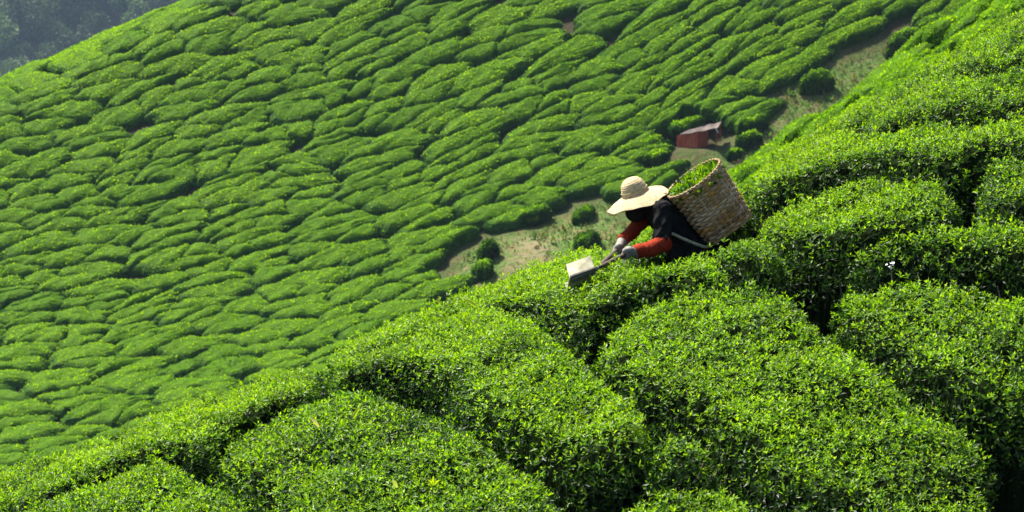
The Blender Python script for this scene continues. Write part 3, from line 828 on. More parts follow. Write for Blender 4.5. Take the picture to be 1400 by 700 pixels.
tag(obj('grass', mesh_np('grass', V, T, C, [M['grass']])), 'rough tufted grass covering the gully', 'grass', None, 'stuff')

# ------------------------------------------------------------------ forest beyond the valley
def make_tree(seed, tn):
    r = np.random.default_rng(seed); h = r.uniform(11, 15); cr = r.uniform(4.2, 5.8); Vs = []
    nb = 26
    d = unit(r.normal(size=(nb, 3))); rad = r.uniform(.45, 1.0, nb) ** .6
    cc = d * rad[:, None] * np.array([cr, cr, h * .34]) + np.array([0, 0, h * .64])
    br = r.uniform(1.1, 2.1, nb)
    parts = []
    for c_, b_ in zip(cc, br):
        n = 150; dd = unit(r.normal(size=(n, 3))); p = c_ + dd * (b_ * r.uniform(.65, 1.1, n))[:, None]
        tint = tn * r.uniform(.65, 1.35)
        cl = np.where(r.random((n, 1)) < .3, np.array([.050, .075, .022]), np.array([.024, .050, .016])) * tint * r.uniform(.75, 1.25, (n, 1))
        L = r.uniform(.35, .8, n)
        parts.append(leaves4(p, dd + r.normal(0, .7, (n, 3)), r.normal(size=(n, 3)), L, L * .75, cl))
    crown = mesh_np('crown', *(lambda q: (q[0], q[1], q[2]))(merge(parts)), [M['forest_leaf']])
    mb = MB(); mb.tube([(0, 0, -1.5), (.1, 0, h * .3), (.25, .1, h * .6), (.2, .2, h * .85)], [.34, .27, .16, .05], 7)
    for c_ in cc[::4]:
        mb.tube([(.15, .05, h * .38), (c_ + np.array([0, 0, h * .45])) / 2, c_], [.13, .09, .03], 5)
    tr = mb.build('trunk', M['bark'], None, True); tm = tr.data; bpy.data.objects.remove(tr)
    return crown, tm
TREES = [make_tree(s, tn) for s, tn in ((1, .6), (2, 1.0), (3, 1.5), (4, .75), (5, 1.8))]
r_ = np.random.default_rng(21)
tl = []
for jy in range(10):
    yy = 865 + jy * 17
    x = -270 + r_.uniform(0, 9)
    while x < -70:
        tl.append((x + r_.uniform(-1.5, 1.5), yy + r_.uniform(-3, 3))); x += r_.uniform(11, 19)
for k, (x, y) in enumerate(tl):
    z = float(forest_z(x, y)); qx, qy, _ = proj((x, y, z + 12))
    if not (-120 < qx < 330 and -230 < qy < 190): continue
    cm, tm = TREES[r_.integers(5)]
    t_ = empty('forest_tree', (x, y, z)); s_ = r_.uniform(1.25, 2.0); t_.scale = (s_, s_, s_ * r_.uniform(.9, 1.15)); t_.rotation_euler = (0, 0, r_.uniform(0, 6.28))
    tag(t_, 'broadleaf tree in the hazy blue forest beyond the valley', 'tree', 'trees of the distant forest')
    obj('crown', cm, t_); obj('trunk', tm, t_)

# a pale roofed cabin half hidden among those trees
cq, _ = hit(204, 19, lambda x, y: forest_z(x, y), 700, 1200, 2000); cb = cq[0]
cabin = empty('cabin', cb); tag(cabin, 'tiny white cabin glimpsed among the distant forest trees', 'cabin'); hh = 2.2
MB().box((0, 0, hh / 2), np.eye(3), (1.9, 1.2, hh / 2)).build('wall', M['white_wall'], cabin, True)
rf = MB(); rf.add([(-2.2, -1.4, hh), (2.2, -1.4, hh), (2.2, 1.4, hh), (-2.2, 1.4, hh), (-2.2, 0, hh + .8), (2.2, 0, hh + .8)], [(0, 1, 5, 4), (2, 3, 4, 5), (0, 4, 3), (1, 2, 5), (0, 3, 2, 1)])
rf.build('roof', M['white_wall'], cabin, True)

# ------------------------------------------------------------------ red hut in the gully
def gpt(px, py, lift=-HF):
    q, _ = hit(px, py, lambda x, y: far_top(x, y) + lift, 100, 240, 2500); return q[0]
hc = gpt(953, 203)
DH = hc @ CF; mpp = DH / FPX                                  # metres per photo pixel at the hut
hut = empty('tool_hut', hc); tag(hut, 'small rust-red board hut with a grey lean-to roof in the gully', 'hut')
ea = unit(np.array([-.80, .42, 0])); eb = unit(np.array([.46, .80, 0])); up = np.array([0, 0, 1.])
la_, lb_ = 24.5 * mpp / .80, 15 * mpp / .46
lb_ = min(lb_, 1.9)
hL, hR, hB = 24 * mpp, 22.5 * mpp, 22 * mpp
rFL, rFR, rBR, rBL = [P(x_, y_, DH + d_) - hc for x_, y_, d_ in ((929, 184, -.12), (981, 174.5, -.35), (987, 166.5, 1.5), (952, 172.5, 2.0))]
def board(p, along, across, half):
    """one upright board whose top meets the underside of the roof"""
    qx = float(proj(hc + p + up * .9)[0]); ty = 184.6 + (qx - 929) / 52 * -9.5
    top_ = P(qx, ty, float((hc + p) @ CF))[2] - hc[2] - .02
    MB().box(p + up * (top_ / 2 - .2), (along, across, up), (half, .018, top_ / 2 + .2)).build('board', M['shed'], hut, True)
for k in range(7): board(ea * la_ * (k + .5) / 7 + eb * rng.random() * .012, ea, eb, la_ / 14 - .006)
for k in range(5): board(eb * (.03 + lb_ * (k + .5) / 5) - ea * (.02 + rng.random() * .012), eb, ea, lb_ / 10 - .006)
for k in range(7): board(ea * la_ * (k + .5) / 7 + eb * (lb_ + .06), ea, eb, la_ / 14 - .006)
MB().box(up * (hR / 2 - .1) - eb * .03 - ea * .0, (ea, eb, up), (.04, .03, hR / 2 + .0)).build('corner_post', M['shed'], hut, True)
# corrugated lean-to roof: low eave in front, rising away, carried on over an open shelter
def roofp(u, v, dz=0):
    p = (rFL * (1 - u) + rFR * u) * (1 - v) + (rBL * (1 - u) + rBR * u) * v
    return p + up * (.022 * math.sin(u * 95) + dz - .03 * math.sin(u * 3.1) + .02 * math.sin(u * 17 + v * 5))
Vr, Fr = [], []; NA, NB = 120, 5
for lay in (0, -.03):
    for i in range(NA + 1):
        for j in range(NB + 1): Vr.append(roofp(i / NA, j / NB, lay))
o_ = (NA + 1) * (NB + 1); w_ = NB + 1
for i in range(NA):
    for j in range(NB):
        a = i * w_ + j; Fr.append((a, a + w_, a + w_ + 1, a + 1)); Fr.append((a + o_, a + o_ + 1, a + o_ + w_ + 1, a + o_ + w_))
    a = i * w_; Fr.append((a, a + o_, a + o_ + w_, a + w_)); a += NB; Fr.append((a, a + w_, a + w_ + o_, a + o_))
for j in range(NB):
    Fr.append((j, j + 1, j + 1 + o_, j + o_)); a = NA * w_ + j; Fr.append((a, a + o_, a + o_ + 1, a + 1))
MB().add(Vr, Fr).build('roof', M['roof'], hut, True)
for u, v in ((.93, .30), (.96, .93)):
    q = roofp(u, v); g_ = float(far_top(q[0] + hc[0], q[1] + hc[1])) - HF - hc[2]
    MB().tube([np.array([q[0], q[1], g_ - .15]), q - up * .05], [.045, .04], 6).build('post', M['shed'], hut, True)
q = roofp(.95, .03); MB().tube([q - up * .04, q + CR * .18 - up * .34], [.035, .035], 6).build('brace', M['white_wall'], hut, True)

# ------------------------------------------------------------------ the picker
D0 = 16.0
PM = FPX / D0                        # photo pixels per metre at the picker
def Q(px, py, dd=0.0): return P(px, py, D0 + dd)
def rp(r): return r / PM
tow = -CF                            # towards the viewer
foot = Q(952, 345, .05); foot[2] = float(ground_z(foot[0], foot[1]))
person = empty('person', foot)
tag(person, 'picker in a wide straw hat, black top and red sleeves, bending over the tea', 'person')
gz = foot[2]
hipN, hipF = Q(952, 352, -.09), Q(952, 352, .09)
kneeN, kneeF = Q(944, 352, -.10), Q(948, 352, .10)
kneeN[2] = gz + .42; kneeF[2] = gz + .42
ankN = np.array([hipN[0] + .04, hipN[1], gz + .07]); ankF = np.array([hipF[0] + .01, hipF[1], gz + .07])
chest, belly, pelvis, neck = Q(906, 292), Q(926, 320), Q(948, 352), Q(889, 277)
shN, elN, wrN = Q(905, 286, -.17), Q(906, 334, -.25), Q(869, 346, -.33)
shF, elF, wrF = Q(894, 285, .16), Q(872, 309, .12), Q(850, 331, -.12)
hat_c = Q(869, 265)
hax = unit(-.364 * CR + .93 * CU + .20 * tow)
head_c = hat_c - hax * .055
fwd = unit(-.93 * CR - .36 * CU)                                  # where the face looks
side = np.cross(hax, fwd)
mb = MB()                                                        # body: one continuous surface
mb.caps(pelvis, rp(25), belly, rp(22)).caps(belly, rp(22), chest, rp(21)).caps(chest, rp(20), neck, rp(9)).caps(neck, rp(9), head_c, rp(9))
mb.caps(shN, rp(11), shF, rp(11)).caps(shN, rp(11), elN, rp(8.5)).caps(elN, rp(8.5), wrN, rp(6)).caps(shF, rp(11), elF, rp(8.5)).caps(elF, rp(8.5), wrF, rp(6))
mb.caps(hipN, rp(18), kneeN, rp(11)).caps(kneeN, rp(11), ankN, rp(7)).caps(hipF, rp(18), kneeF, rp(11)).caps(kneeF, rp(11), ankF, rp(7))
for a in (ankN, ankF): mb.caps(a - np.array([0, 0, .03]), .035, a + np.array([-.15, 0, -.04]), .03)
mb.ell(head_c, (fwd, side, hax), (.088, .070, .105)).ell(head_c + fwd * .045 - hax * .055, (fwd, side, hax), (.045, .045, .045))
mb.caps(head_c + fwd * .082 + hax * .005, .009, head_c + fwd * .103 - hax * .025, .014)                    # nose
mb.caps(head_c + fwd * .083 - hax * .055 + side * .018, .007, head_c + fwd * .083 - hax * .055 - side * .018, .007)   # lips
for s in (-1, 1): mb.ell(head_c + side * s * .072 - hax * .01, (fwd, side, hax), (.022, .010, .032))        # ears
body = mb.remesh('body', M['skin'], person, .011, 3)
for s in (-1, 1):
    MB().ell(head_c + fwd * .078 + side * s * .030 + hax * .012, (fwd, side, hax), (.012, .012, .012), 10, 6).build('eye', M['eye'], person, smooth=True)
# black top with short sleeves
mb = MB()
mb.caps(pelvis, rp(30), belly, rp(26)).caps(belly, rp(26), chest, rp(23)).caps(chest, rp(22), neck, rp(13))
mb.caps(chest + CF * -.10, rp(17), belly + CF * -.06, rp(20)).caps(chest + CF * .10, rp(17), belly + CF * .06, rp(20))
mb.caps(shN, rp(14), shF, rp(14)).caps(shN, rp(14.5), elN + (shN - elN) * .10, rp(13)).caps(shF, rp(14), elF + (shF - elF) * .15, rp(11))
mb.caps(Q(912, 272, -.06), rp(8), Q(925, 300, -.06), rp(16))
black = mb.remesh('black_top', M['black'], person, .010, 4)
def wrinkle(o, amp, f, seed):
    """push cloth in and out along its normals in uneven diagonal folds"""
    me = o.data; n_ = len(me.vertices); co = np.empty(n_ * 3, np.float32); no = np.empty(n_ * 3, np.float32)
    me.vertices.foreach_get('co', co); me.vertices.foreach_get('normal', no); co = co.reshape(-1, 3); no = no.reshape(-1, 3); r = np.random.default_rng(seed); h = 0
    for k_ in range(6):
        d_ = r.normal(size=3) * f * (1 + .5 * k_); h = h + np.abs(np.sin(co @ d_ + r.uniform(0, 6) + 1.5 * np.sin(co @ (r.normal(size=3) * f * .6)))) / (1 + .5 * k_)
    me.vertices.foreach_set('co', (co - no * (amp * (h - 1.6))[:, None]).astype(np.float32).ravel()); me.update()
wrinkle(black, .010, 24, 4)
# red sleeves: rows of loose folds
def sleeve(p0, p1, r0, r1, name):
    pts, rad = [], []
    for i in range(31):
        t_ = i / 30
        pts.append(p0 + (p1 - p0) * t_ + CU * .006 * math.sin(t_ * 9)); rad.append((r0 + (r1 - r0) * t_) * (1 + .06 * math.sin(t_ * 38 + 1.5 * math.sin(t_ * 11))) * (1 if t_ < .93 else 1.06))
    o = MB().tube(pts, rad, 18).build(name, M['red'], person, smooth=True); return o
sleeve(elN + (elN - wrN) * .14, wrN + (elN - wrN) * -.02, rp(12), rp(9.2), 'red_sleeve')
sleeve(elF + (shF - elF) * .25, wrF + (elF - wrF) * .02, rp(10.5), rp(8.0), 'red_sleeve')
MB().ell(elN + (elN - wrN) * .02, (CR, CU, CF), (rp(12.5), rp(11.5), rp(12))).build('red_elbow', M['red'], person, smooth=True)
# dark headscarf under the hat, down to the collar
mb = MB(); mb.ell(head_c - fwd * .012 + hax * .005, (fwd, side, hax), (.094, .086, .108)).caps(head_c - fwd * .045 - hax * .05, .068, neck, rp(15))
mb.ell(head_c + fwd * .035 - hax * .060, (fwd, side, hax), (.080, .070, .070)).ell(head_c + fwd * .03 - hax * .01, (fwd, side, hax), (.076, .075, .06))
mb.remesh('headscarf', M['black'], person, .010, 3)
# trousers and boots
mb = MB(); mb.caps(pelvis, rp(28), (hipN + hipF) / 2, rp(27)).caps(hipN, rp(20), kneeN, rp(14)).caps(kneeN, rp(14), ankN + np.array([0, 0, .12]), rp(11)).caps(hipF, rp(20), kneeF, rp(14)).caps(kneeF, rp(14), ankF + np.array([0, 0, .12]), rp(11))
mb.remesh('trousers', M['trouser'], person, .014, 3)
for a in (ankN, ankF):
    mb = MB(); mb.caps(a + np.array([0, 0, .14]), .060, a - np.array([0, 0, .01]), .048).caps(a - np.array([0, 0, .025]), .046, a + np.array([-.17, 0, -.03]), .040)
    mb.remesh('boot', M['trouser'], person, .012, 2)

# straw hat: braided rows round a domed crown and a wide, gently waving brim
def lathe_hat(prof, name, mat, parent, ridge_h=.0026, pitch=.0150, wave=True):
    a0 = unit(np.cross(hax, CF)); b0 = np.cross(hax, a0); NT = 72
    pr = np.array(prof); s = np.concatenate([[0], np.cumsum(np.hypot(*np.diff(pr, axis=0).T))]); N = int(s[-1] / (pitch / 4))
    ss = np.linspace(0, s[-1], N); R = np.interp(ss, s, pr[:, 0]); Z = np.interp(ss, s, pr[:, 1])
    V, F = [], []
    for lay in (0, -.004):
        for i in range(N):
            for k in range(NT):
                t_ = 2 * math.pi * k / NT
                rr = R[i] + (.0022 * math.sin(t_ * 31 + i * .4)) * (i > N * .9)
                z = Z[i] + lay + ridge_h * abs(math.sin(math.pi * (ss[i] / pitch + t_ / (2 * math.pi)))) * 1.6
                if wave:
                    f = max(0, (R[i] - .1) / .12)
                    z += f * (.010 * math.sin(2 * t_ + .6) + .006 * math.sin(5 * t_ + 2) + .004 * math.sin(9 * t_)); rr *= 1 + f * .02 * math.sin(3 * t_ + 1)
                V.append(hat_c + hax * z + rr * (math.cos(t_) * a0 + math.sin(t_) * b0))
    n1 = N * NT
    for i in range(N - 1):
        for k in range(NT):
            a, b, c, d = i * NT + k, i * NT + (k + 1) % NT, (i + 1) * NT + (k + 1) % NT, (i + 1) * NT + k
            F.append((a, d, c, b)); F.append((a + n1, b + n1, c + n1, d + n1))
    e = (N - 1) * NT
    for k in range(NT): F.append((e + k, e + k + n1, e + (k + 1) % NT + n1, e + (k + 1) % NT))
    return MB().add(V, F).build(name, mat, parent, smooth=True)
hat = lathe_hat([(.001, .112), (.03, .109), (.055, .098), (.073, .078), (.084, .050), (.090, .022), (.092, .002)], 'straw_hat', M['straw'], person, wave=False)
lathe_hat([(.092, .004), (.103, -.003), (.13, -.012), (.17, -.028), (.215, -.055)], 'brim', M['straw'], hat)
a0 = unit(np.cross(hax, CF)); b0 = np.cross(hax, a0)
mb = MB(); mb.tube([hat_c + hax * (.030 + .002 * math.sin(7 * t_)) + .0915 * (math.cos(t_) * a0 + math.sin(t_) * b0) for t_ in np.linspace(0, 2 * math.pi, 49)], .0035, 6)
mb.build('hat_cord', M['rope'], hat, smooth=True)

# shears with a catch tray: handle axes
hN0, hN1 = Q(860, 345.5, -.345), Q(818, 366, -.84)
hF0, hF1 = Q(846, 339.5, -.14), Q(818, 365, -.80)
def glove(wr, h0, h1, at, name, blue):
    """grey glove closed round a handle that runs h0 -> h1; at = position along the handle"""
    h = unit(h1 - h0); nr = unit(CU - h * (CU @ h)); cc = np.cross(h, nr); cc = cc if cc @ CF > 0 else -cc
    g0 = h0 + h * at; mb = MB(); rh = .021
    pal = g0 + nr * .026 - cc * .012 + h * .018
    mb.caps(wr, rp(6.8), g0 + nr * .020 - cc * .010 - h * .012, .030).caps(g0 + nr * .018 - cc * .014 - h * .014, .027, pal + h * .034, .023)
    mb.caps(wr + (wr - pal) * .25, rp(7.6), wr, rp(7.2))
    for i in range(4):                       # four fingers curled under the handle
        o = g0 + h * (-.010 + .0205 * i); rr = rh + .004 * (1 if i in (1, 2) else 0); pv = None
        for a in np.linspace(-20, -235 - 12 * (i in (1, 2)), 8):
            q = o + rr * (math.cos(math.radians(a)) * nr + math.sin(math.radians(a)) * cc)
            if pv is not None: mb.caps(pv, .0100, q, .0096, 8)
            pv = q
    pv = None                                # thumb from the side of the palm, across the top on the far side
    for a, s_ in ((25, -.018), (65, .0), (105, .016), (140, .030)):
        q = g0 + h * s_ + (rh + .003) * (math.cos(math.radians(a)) * nr + math.sin(math.radians(a)) * cc)
        if pv is not None: mb.caps(pv, .0115, q, .0105, 8)
        pv = q
    o = mb.remesh(name, M['glove'], person, .0045, 3)
    if blue:
        mb = MB(); mb.caps(g0 + nr * .002 - cc * .026 - h * .012, .015, g0 - nr * .006 - cc * .027 + h * .030, .013).caps(g0 - nr * .016 - cc * .018 - h * .010, .012, g0 - nr * .020 - cc * .016 + h * .03, .011)
        mb.remesh('palm_patch', M['blue'], o, .004, 2)
    return o
glove(wrN, hN0, hN1, .040, 'glove', False)
glove(wrF, hF0, hF1, .030, 'glove', True)

sh = empty('tea_shears', Q(793, 380, -.70)); tag(sh, 'hand shears with a dirty white plastic catch tray, held over the tea', 'shears')
for h0, h1 in ((hN0, hN1), (hF0, hF1)):
    pts = [h0 + (h1 - h0) * t_ for t_ in np.linspace(-.06, 1, 9)]
    MB().tube(pts, [.0145, .0155, .015, .014, .014, .015, .0155, .013, .011], 10).build('handle', M['wood'], sh, smooth=True)
tA, tB, tC, tD = Q(774, 362, -.86), Q(807, 350, -.76), Q(813, 368.5, -.84), Q(778.5, 380.5, -.96)
tn_ = unit(np.cross(tB - tA, tD - tA)); tn_ = tn_ if tn_ @ CF > 0 else -tn_
dpt = .115
bot = [tD, tC, tC + tn_ * dpt, tD + tn_ * dpt]; tp = [tA, tB, tB + tn_ * dpt, tA + tn_ * dpt]
def slab(mb, quad, th_):
    q = np.array(quad); n_ = unit(np.cross(q[1] - q[0], q[3] - q[0])); V = np.concatenate([q + n_ * th_ / 2, q - n_ * th_ / 2])
    mb.add(V, [(0, 1, 2, 3), (7, 6, 5, 4), (0, 4, 5, 1), (1, 5, 6, 2), (2, 6, 7, 3), (3, 7, 4, 0)])
mb = MB(); slab(mb, [bot[0], bot[1], tp[1], tp[0]], .005); mb.build('tray_wall', M['plastic'], sh)
mb = MB(); slab(mb, [bot[3], bot[2], tp[2] - (tp[2] - bot[2]) * .3, tp[3] - (tp[3] - bot[3]) * .3], .005); mb.build('tray_wall', M['plastic'], sh)
mb = MB(); slab(mb, [bot[1], bot[2], tp[2] - (tp[2] - bot[2]) * .3, tp[1]], .0045); mb.build('tray_wall', M['plastic'], sh)
mb = MB(); slab(mb, bot, .0045); mb.build('tray_floor', M['plastic'], sh)
fl = unit(tA + tB - tC - tD)                                      # folded top lip, brighter towards the light
mb = MB(); slab(mb, [tA + fl * .002, tB + fl * .002, tB + fl * .012 + tn_ * .055, tA + fl * .012 + tn_ * .055], .004); mb.build('tray_lip', M['plastic'], sh)
bx = unit(tC - tD)
mb = MB(); mb.box((tC + tD) / 2 - fl * .012 - tn_ * .012, (bx, fl, tn_), (.105, .006, .018)); mb.build('blade', M['steel'], sh)
mb = MB(); mb.box((tC + tD) / 2 - fl * .020 + tn_ * .004 + bx * .01, (unit(bx + fl * .06), fl, tn_), (.105, .0045, .018)); mb.build('blade', M['steel'], sh)
MB().tube([tC - fl * .012 - bx * .01, Q(816, 367.5, -.85), hN1], [.008, .010, .011], 8).build('blade_tang', M['steel'], sh, smooth=True)
MB().tube([tC - fl * .016 + tn_ * .01 - bx * .02, Q(817, 367, -.82), hF1], [.008, .010, .010], 8).build('blade_tang', M['steel'], sh, smooth=True)
MB().tube([Q(816, 367, -.89), Q(816, 367, -.80)], .010, 10).build('pivot_bolt', M['steel'], sh)

# ------------------------------------------------------------------ carrying basket
bc0, bc1 = Q(995, 311, .0), Q(946, 243, .0)
axb = unit(bc1 - bc0 + tow * .10); LB = np.linalg.norm(bc1 - bc0) * 1.01
bu = unit(np.cross(axb, CF)); bv = unit(np.cross(axb, bu))
bask = empty('carrying_basket', bc0); tag(bask, 'tall woven rattan basket of plucked leaves on the picker\'s back', 'basket')
r_base, r_rim = rp(35), rp(42)
def bpt(t_, h, dr=0.0):
    """angle, height 0..1 -> point on the basket; square-ish foot, round mouth"""
    e = 4.2 - 2.2 * min(1, h * 1.5); c, s = math.cos(t_), math.sin(t_)
    r = (abs(c) ** e + abs(s) ** e) ** (-1 / e) * (r_base + (r_rim - r_base) * h ** .8) * (.97 if h < .03 else 1) + dr
    r *= 1 + .012 * math.sin(2 * t_ + 1)
    return bc0 + axb * (h * LB) + (bu * c + bv * s) * r
NS = 30; NR = 22
CANE = [(.43, .28, .14), (.33, .20, .09), (.48, .34, .19), (.46, .22, .05), (.24, .13, .055), (.38, .28, .18)]
def strands(loops, name):
    """loops: list of (n, 4, 3) strip cross-sections, closed flag and tint -> one mesh of flat cane strips"""
    Vs, Fs, Cs, o = [], [], [], 0
    for L_, closed, tint in loops:
        n_ = len(L_); Vs.append(L_.reshape(-1, 3)); Cs.append(tint)
        k_ = np.arange(n_ if closed else n_ - 1); a_, b_ = k_ * 4, ((k_ + 1) % n_) * 4
        for q in range(4): Fs.append(np.stack([a_ + q, b_ + q, b_ + (q + 1) % 4, a_ + (q + 1) % 4], 1) + o)
        o += n_ * 4
    ob = obj(name, mesh_np(name, np.concatenate(Vs), [np.concatenate(Fs)], np.concatenate(Cs), [M['cane']]), bask, False)
    ob['kind'] = 'stuff'; return ob
lp_ = []
for k in range(NS):                          # upright stakes, split cane
    t_ = 2 * math.pi * k / NS; S_ = []
    for j in range(23):
        h_ = j / 22; p_ = bpt(t_ + .008 * math.sin(k * 7 + j), h_, .0055 * math.cos(math.pi * (h_ * NR) + math.pi * k) * .5)
        td = unit(bpt(t_ + .02, h_) - bpt(t_ - .02, h_)); out = unit(np.cross(td, axb)); wd = .0075
        S_.append([p_ - td * wd - out * .0012, p_ + td * wd - out * .0012, p_ + td * wd + out * .0012, p_ - td * wd + out * .0012])
    c_ = np.array(CANE[rng.integers(6)]) * rng.uniform(.8, 1.2); lp_.append((np.array(S_), False, np.tile(c_, (92, 1)) * rng.uniform(.85, 1.15, (92, 1))))
strands(lp_, 'cane_stakes')
NT = NS * 6; lp_ = []
for i in range(NR):                          # weavers pass in front of and behind the stakes in turn
    h0_ = (i + .06) / NR; h1_ = (i + .94) / NR; S_ = []; jt = rng.normal(0, .0015); wb = rng.uniform(0, 6)
    for k in range(NT):
        t_ = 2 * math.pi * k / NT; dr = .0075 * math.cos(t_ * NS / 2 + math.pi * (i % 2)) + jt; wob = .13 / NR * math.sin(t_ * 4 + wb) + .08 / NR * math.sin(t_ * 11 + 2 * wb)
        hm_ = (h0_ + h1_) / 2
        S_.append([bpt(t_, min(1, h0_ + wob), dr), bpt(t_, min(1, hm_ + wob), dr + .0035), bpt(t_, min(1, h1_ + wob), dr), bpt(t_, min(1, hm_ + wob), dr - .0015)])
    base_ = np.array(CANE[rng.integers(6)]); c_ = np.tile(base_, (NT, 1))
    for _ in range(4):                       # a round is pieced from several canes
        a_ = rng.integers(NT); c_[a_:a_ + rng.integers(20, 70)] = np.array(CANE[rng.integers(6)]) * rng.uniform(.75, 1.2)
    lp_.append((np.array(S_), True, np.repeat(c_ * rng.uniform(.85, 1.15, (NT, 1)), 4, 0)))
strands(lp_, 'woven_wall')
# inner lining of plaited leaf that closes the wall
V = [bpt(2 * math.pi * k / 60, h_, -.011) for h_ in np.linspace(.01, .985, 12) for k in range(60)]
F = [(j * 60 + k, j * 60 + (k + 1) % 60, (j + 1) * 60 + (k + 1) % 60, (j + 1) * 60 + k) for j in range(11) for k in range(60)]
MB().add(V, F).build('lining', M['wicker'], bask, smooth=True)
mb = MB()                                    # rim: two strands twisted together
for s in (0, math.pi):
    mb.tube([bpt(t_, 1.0, .0) + (math.cos(t_ * 20 + s) * axb + math.sin(t_ * 20 + s) * unit(bpt(t_, 1) - bc1)) * .0045 for t_ in np.linspace(0, 2 * math.pi, 241)], .0050, 6)
mb.build('rim', M['wicker'], bask, smooth=True)
V = [bc0 + axb * .01] + [bpt(2 * math.pi * k / 48, .015, -.004) for k in range(48)] + [bc0 - axb * .004] + [bpt(2 * math.pi * k / 48, .0, -.004) for k in range(48)]
F = [(0, 1 + k, 1 + (k + 1) % 48) for k in range(48)] + [(49, 50 + (k + 1) % 48, 50 + k) for k in range(48)] + [(1 + k, 50 + k, 50 + (k + 1) % 48, 1 + (k + 1) % 48) for k in range(48)]
MB().add(V, F).build('base', M['wicker'], bask)
# cords: waist cord across the near side, strap over the shoulder
def smoothpath(pts, n=24):
    pts = np.array(pts); t_ = np.linspace(0, 1, len(pts)); return np.stack([np.interp(np.linspace(0, 1, n), t_, pts[:, i]) for i in range(3)], 1)
MB().tube(smoothpath([Q(905, 311, -.19), Q(914, 317, -.205), Q(935, 327, -.20), Q(950, 333, -.19), Q(964, 338, -.17), bpt(0, 0) * 0 + Q(972, 336, -.12)]), .0105, 8).build('waist_cord', M['rope'], bask, smooth=True)
MB().tube(smoothpath([Q(893, 282, -.12), Q(896, 273, -.13), Q(902, 268, -.12), Q(909, 265, -.09), Q(914, 264, -.05)]), .0090, 8).build('shoulder_strap', M['rope'], bask, smooth=True)
# plucked leaves heaped in the mouth
n = 900
rr = np.sqrt(rng.random(n)) * r_rim * .93; tt = rng.uniform(0, 6.28, n)
hgt = LB * (.86 + .07 * rng.random(n)) + .035 * np.cos(rr / r_rim * 1.5)
lp = bc0 + axb * hgt[:, None] + bu * (rr * np.cos(tt))[:, None] + bv * (rr * np.sin(tt))[:, None]
ll_ = rng.uniform(.035, .065, n)
tea = shoots(lp, axb * .5 + rng.normal(0, .8, (n, 3)), 3, ll_, np.clip(rng.normal(.85, .2, n), .35, 1), spread=(.2, .9), aspect=.36)
un_n = 60; ut = np.linspace(0, 2 * math.pi, un_n, endpoint=False)
V = np.concatenate([[bc0 + axb * LB * .87]] + [[bpt(t_, .82, -.01)] for t_ in ut]); F = np.array([(0, 1 + k, 1 + (k + 1) % un_n) for k in range(un_n)])
tea = merge([tea, (V, F, np.tile(FRESH, (len(V), 1)))])
tag(obj('plucked_leaves', mesh_np('plucked_leaves', tea[0], tea[1], tea[2], [M['leaf']])), 'heap of freshly plucked green tea shoots filling the basket', 'tea leaves', None, 'stuff')

# ------------------------------------------------------------------ stray blades, weed and blossom on the near bushes
def on_table(px, py, lift=.03):
    q, _ = hit(px, py, lambda x, y: near_top(x, y) + lift, 7, 30, 4000); return q[0]
def blade(name, label, cat, px, py, vec, L, wd, tint, pieces=1):
    """a single long blade, bent along its length"""
    o0 = on_table(px, py, .045); ax = unit(np.array(vec, float)); sd_ = unit(np.cross(ax, CF)); up_ = np.cross(sd_, ax)
    V, F = [], []; N = 9
    for i in range(N):
        t_ = i / (N - 1); w_ = wd * math.sin(math.pi * min(1, .12 + t_ * .88)) ** .7
        c_ = ax * L * t_ + up_ * L * .16 * (t_ * t_) + np.array([0, 0, -.18 * L * t_ ** 3])
        V += [c_ - sd_ * w_ / 2 + up_ * .25 * w_, c_ - up_ * .05 * w_, c_ + sd_ * w_ / 2 + up_ * .25 * w_]
    for i in range(N - 1):
        a = i * 3; F += [(a, a + 1, a + 4, a + 3), (a + 1, a + 2, a + 5, a + 4)]
    me = mesh_np(name, V, [np.array(F)], np.tile(np.array(tint), (len(V), 1)), [M['grass']], smooth=True)
    o = obj(name, me); o.location = o0; tag(o, label, cat); return o
PALE, LIME = (.72, .70, .30), (.46, .60, .03)
blade('fallen_blade', 'cream coloured pointed blade standing on the wide tea bush', 'leaf', 436, 584, (-.5, -.1, .75), .085, .018, PALE)
blade('fallen_blade', 'lime green curled blade standing on the wide tea bush', 'leaf', 483, 572, (.35, -.1, .8), .085, .020, LIME)
blade('fallen_blade', 'pale serrated leaf lying low on the wide tea bush', 'leaf', 543, 667, (-.3, -.2, .7), .060, .020, (.50, .60, .16))
blade('tall_shoot', 'tall yellow shoot bent over the crest hedge', 'shoot', 655, 422, (-.75, .0, .62), .135, .024, LIME)
blade('tall_shoot', 'lone upright green spike above the low end of the crest hedge', 'shoot', 175, 592, (.02, .0, 1), .10, .012, (.26, .42, .04))
blade('tall_shoot', 'thin upright shoot on the crest hedge above the dark hedge edge', 'shoot', 298, 552, (.05, .0, 1), .10, .013, (.30, .48, .04))
blade('tall_shoot', 'upright fresh sprig at the crest below the bare earth path', 'shoot', 683, 404, (.25, .0, 1), .085, .016, (.28, .46, .04))
blade('tall_shoot', 'short fresh sprig at the crest close to the shears', 'shoot', 717, 386, (-.12, .0, 1), .075, .015, (.28, .46, .04))
wd_ = on_table(470, 540, .02)
weed = empty('broadleaf_weed', wd_); tag(weed, 'weed with broad light green leaves at the dark hollow', 'weed')
for a, el, L in ((2.9, .35, .060), (1.9, .8, .058), (.4, .5, .065), (-.6, .2, .055), (3.9, .3, .045)):
    ax = np.array([math.cos(a) * math.cos(el), -.45, math.sin(el)]); n1 = np.array([[0, -.3, 1.]])
    V, T, C = leaves5(np.zeros((1, 3)), ax[None], n1, np.array([L]), np.array([L * .62]), np.array([[.10, .24, .03]]))
    obj('weed_leaf', mesh_np('weed_leaf', V, T, C, [M['leaf']]), weed)
sp_ = on_table(541, 665, .03)
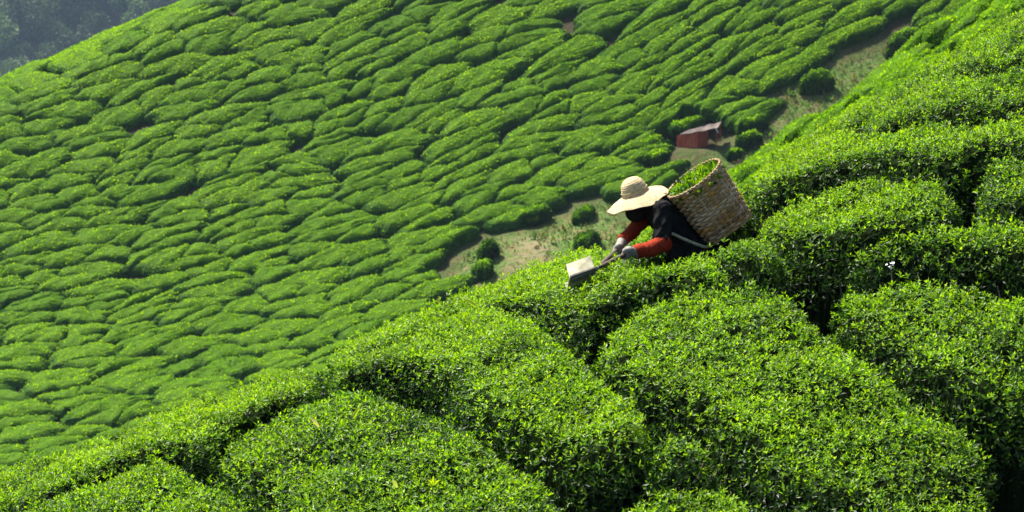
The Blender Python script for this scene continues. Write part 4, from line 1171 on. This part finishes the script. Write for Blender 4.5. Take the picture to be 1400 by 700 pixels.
l2 = on_table(593, 664, .03); spr = empty('young_sprig', l2); tag(spr, 'bright yellow young sprig on the wide tea bush beside the pale serrated leaf', 'sprig')
for a, L in ((1.57, .05), (2.4, .045), (.7, .045), (3.0, .035)):
    ax = np.array([math.cos(a), -.3, math.sin(a) + .2]); V, T, C = leaves5(np.zeros((1, 3)), ax[None], np.array([[0, -1., .4]]), np.array([L]), np.array([L * .5]), np.array([[.42, .56, .03]]))
    obj('sprig_leaf', mesh_np('sprig_leaf', V, T, C, [M['leaf']]), spr)
bl = on_table(1228, 372, .04) + np.array([0, .25, .0])
blo = empty('white_blossom', bl); tag(blo, 'cluster of small white petals in the dark lane under the stemmy bush', 'blossom')
for k in range(7):
    p_ = np.array([rng.normal(0, .016), rng.normal(0, .01), rng.normal(0, .009)])
    ax = unit(rng.normal(size=(1, 3)) + np.array([[0, -.5, .3]])); V, T, C = leaves5(p_[None], ax, np.array([[0, -1., .5]]), np.array([.020]), np.array([.016]), np.array([[.8, .8, .78]]))
    obj('petal', mesh_np('petal', V, T, None, [M['petal']]), blo)
MB().tube([(0, .02, -.30), (.01, .01, -.1), (0, 0, 0)], [.006, .005, .003], 5).build('stem', M['bark'], blo, True)

# dry grass stems and litter on the bare patch of the lane
n = 5200
q, _ = hit(rng.uniform(1290, 1480, n), rng.uniform(560, 700, n), lambda x, y: near_top(x, y) - HN, 7, 30, 700)
cg = np.where(rng.random((n, 1)) < .6, np.array([.26, .20, .11]), np.array([.10, .15, .04])) * rng.uniform(.6, 1.3, (n, 1))
Lg = rng.uniform(.03, .14, n)
V, T, C = leaves4(q, rng.normal(0, .7, (n, 3)) + np.array([0, 0, .7]), rng.normal(size=(n, 3)), Lg, Lg * .12 + .003, cg)
tag(obj('dry_grass', mesh_np('dry_grass', V, T, C, [M['grass']])), 'dry grass stems and litter on the bare lane', 'dry grass', None, 'stuff')

# ------------------------------------------------------------------ haze of the valley air
hz = MB().box((0, 560, -20), np.eye(3), (418, 590, 120)).build('haze', M['soil'])
hm = bpy.data.materials.new('valley_air'); hm.use_nodes = True
hn = hm.node_tree.nodes; hn.remove(hn['Principled BSDF'])
pv_ = hn.new('ShaderNodeVolumePrincipled'); pv_.inputs['Color'].default_value = (.50, .72, 1.0, 1); pv_.inputs['Density'].default_value = .00009; pv_.inputs['Anisotropy'].default_value = .2
hm.node_tree.links.new(pv_.outputs[0], hn['Material Output'].inputs['Volume'])
hz.data.materials.clear(); hz.data.materials.append(hm)
tag(hz, 'thin bluish haze filling the valley air', None, None, 'stuff')
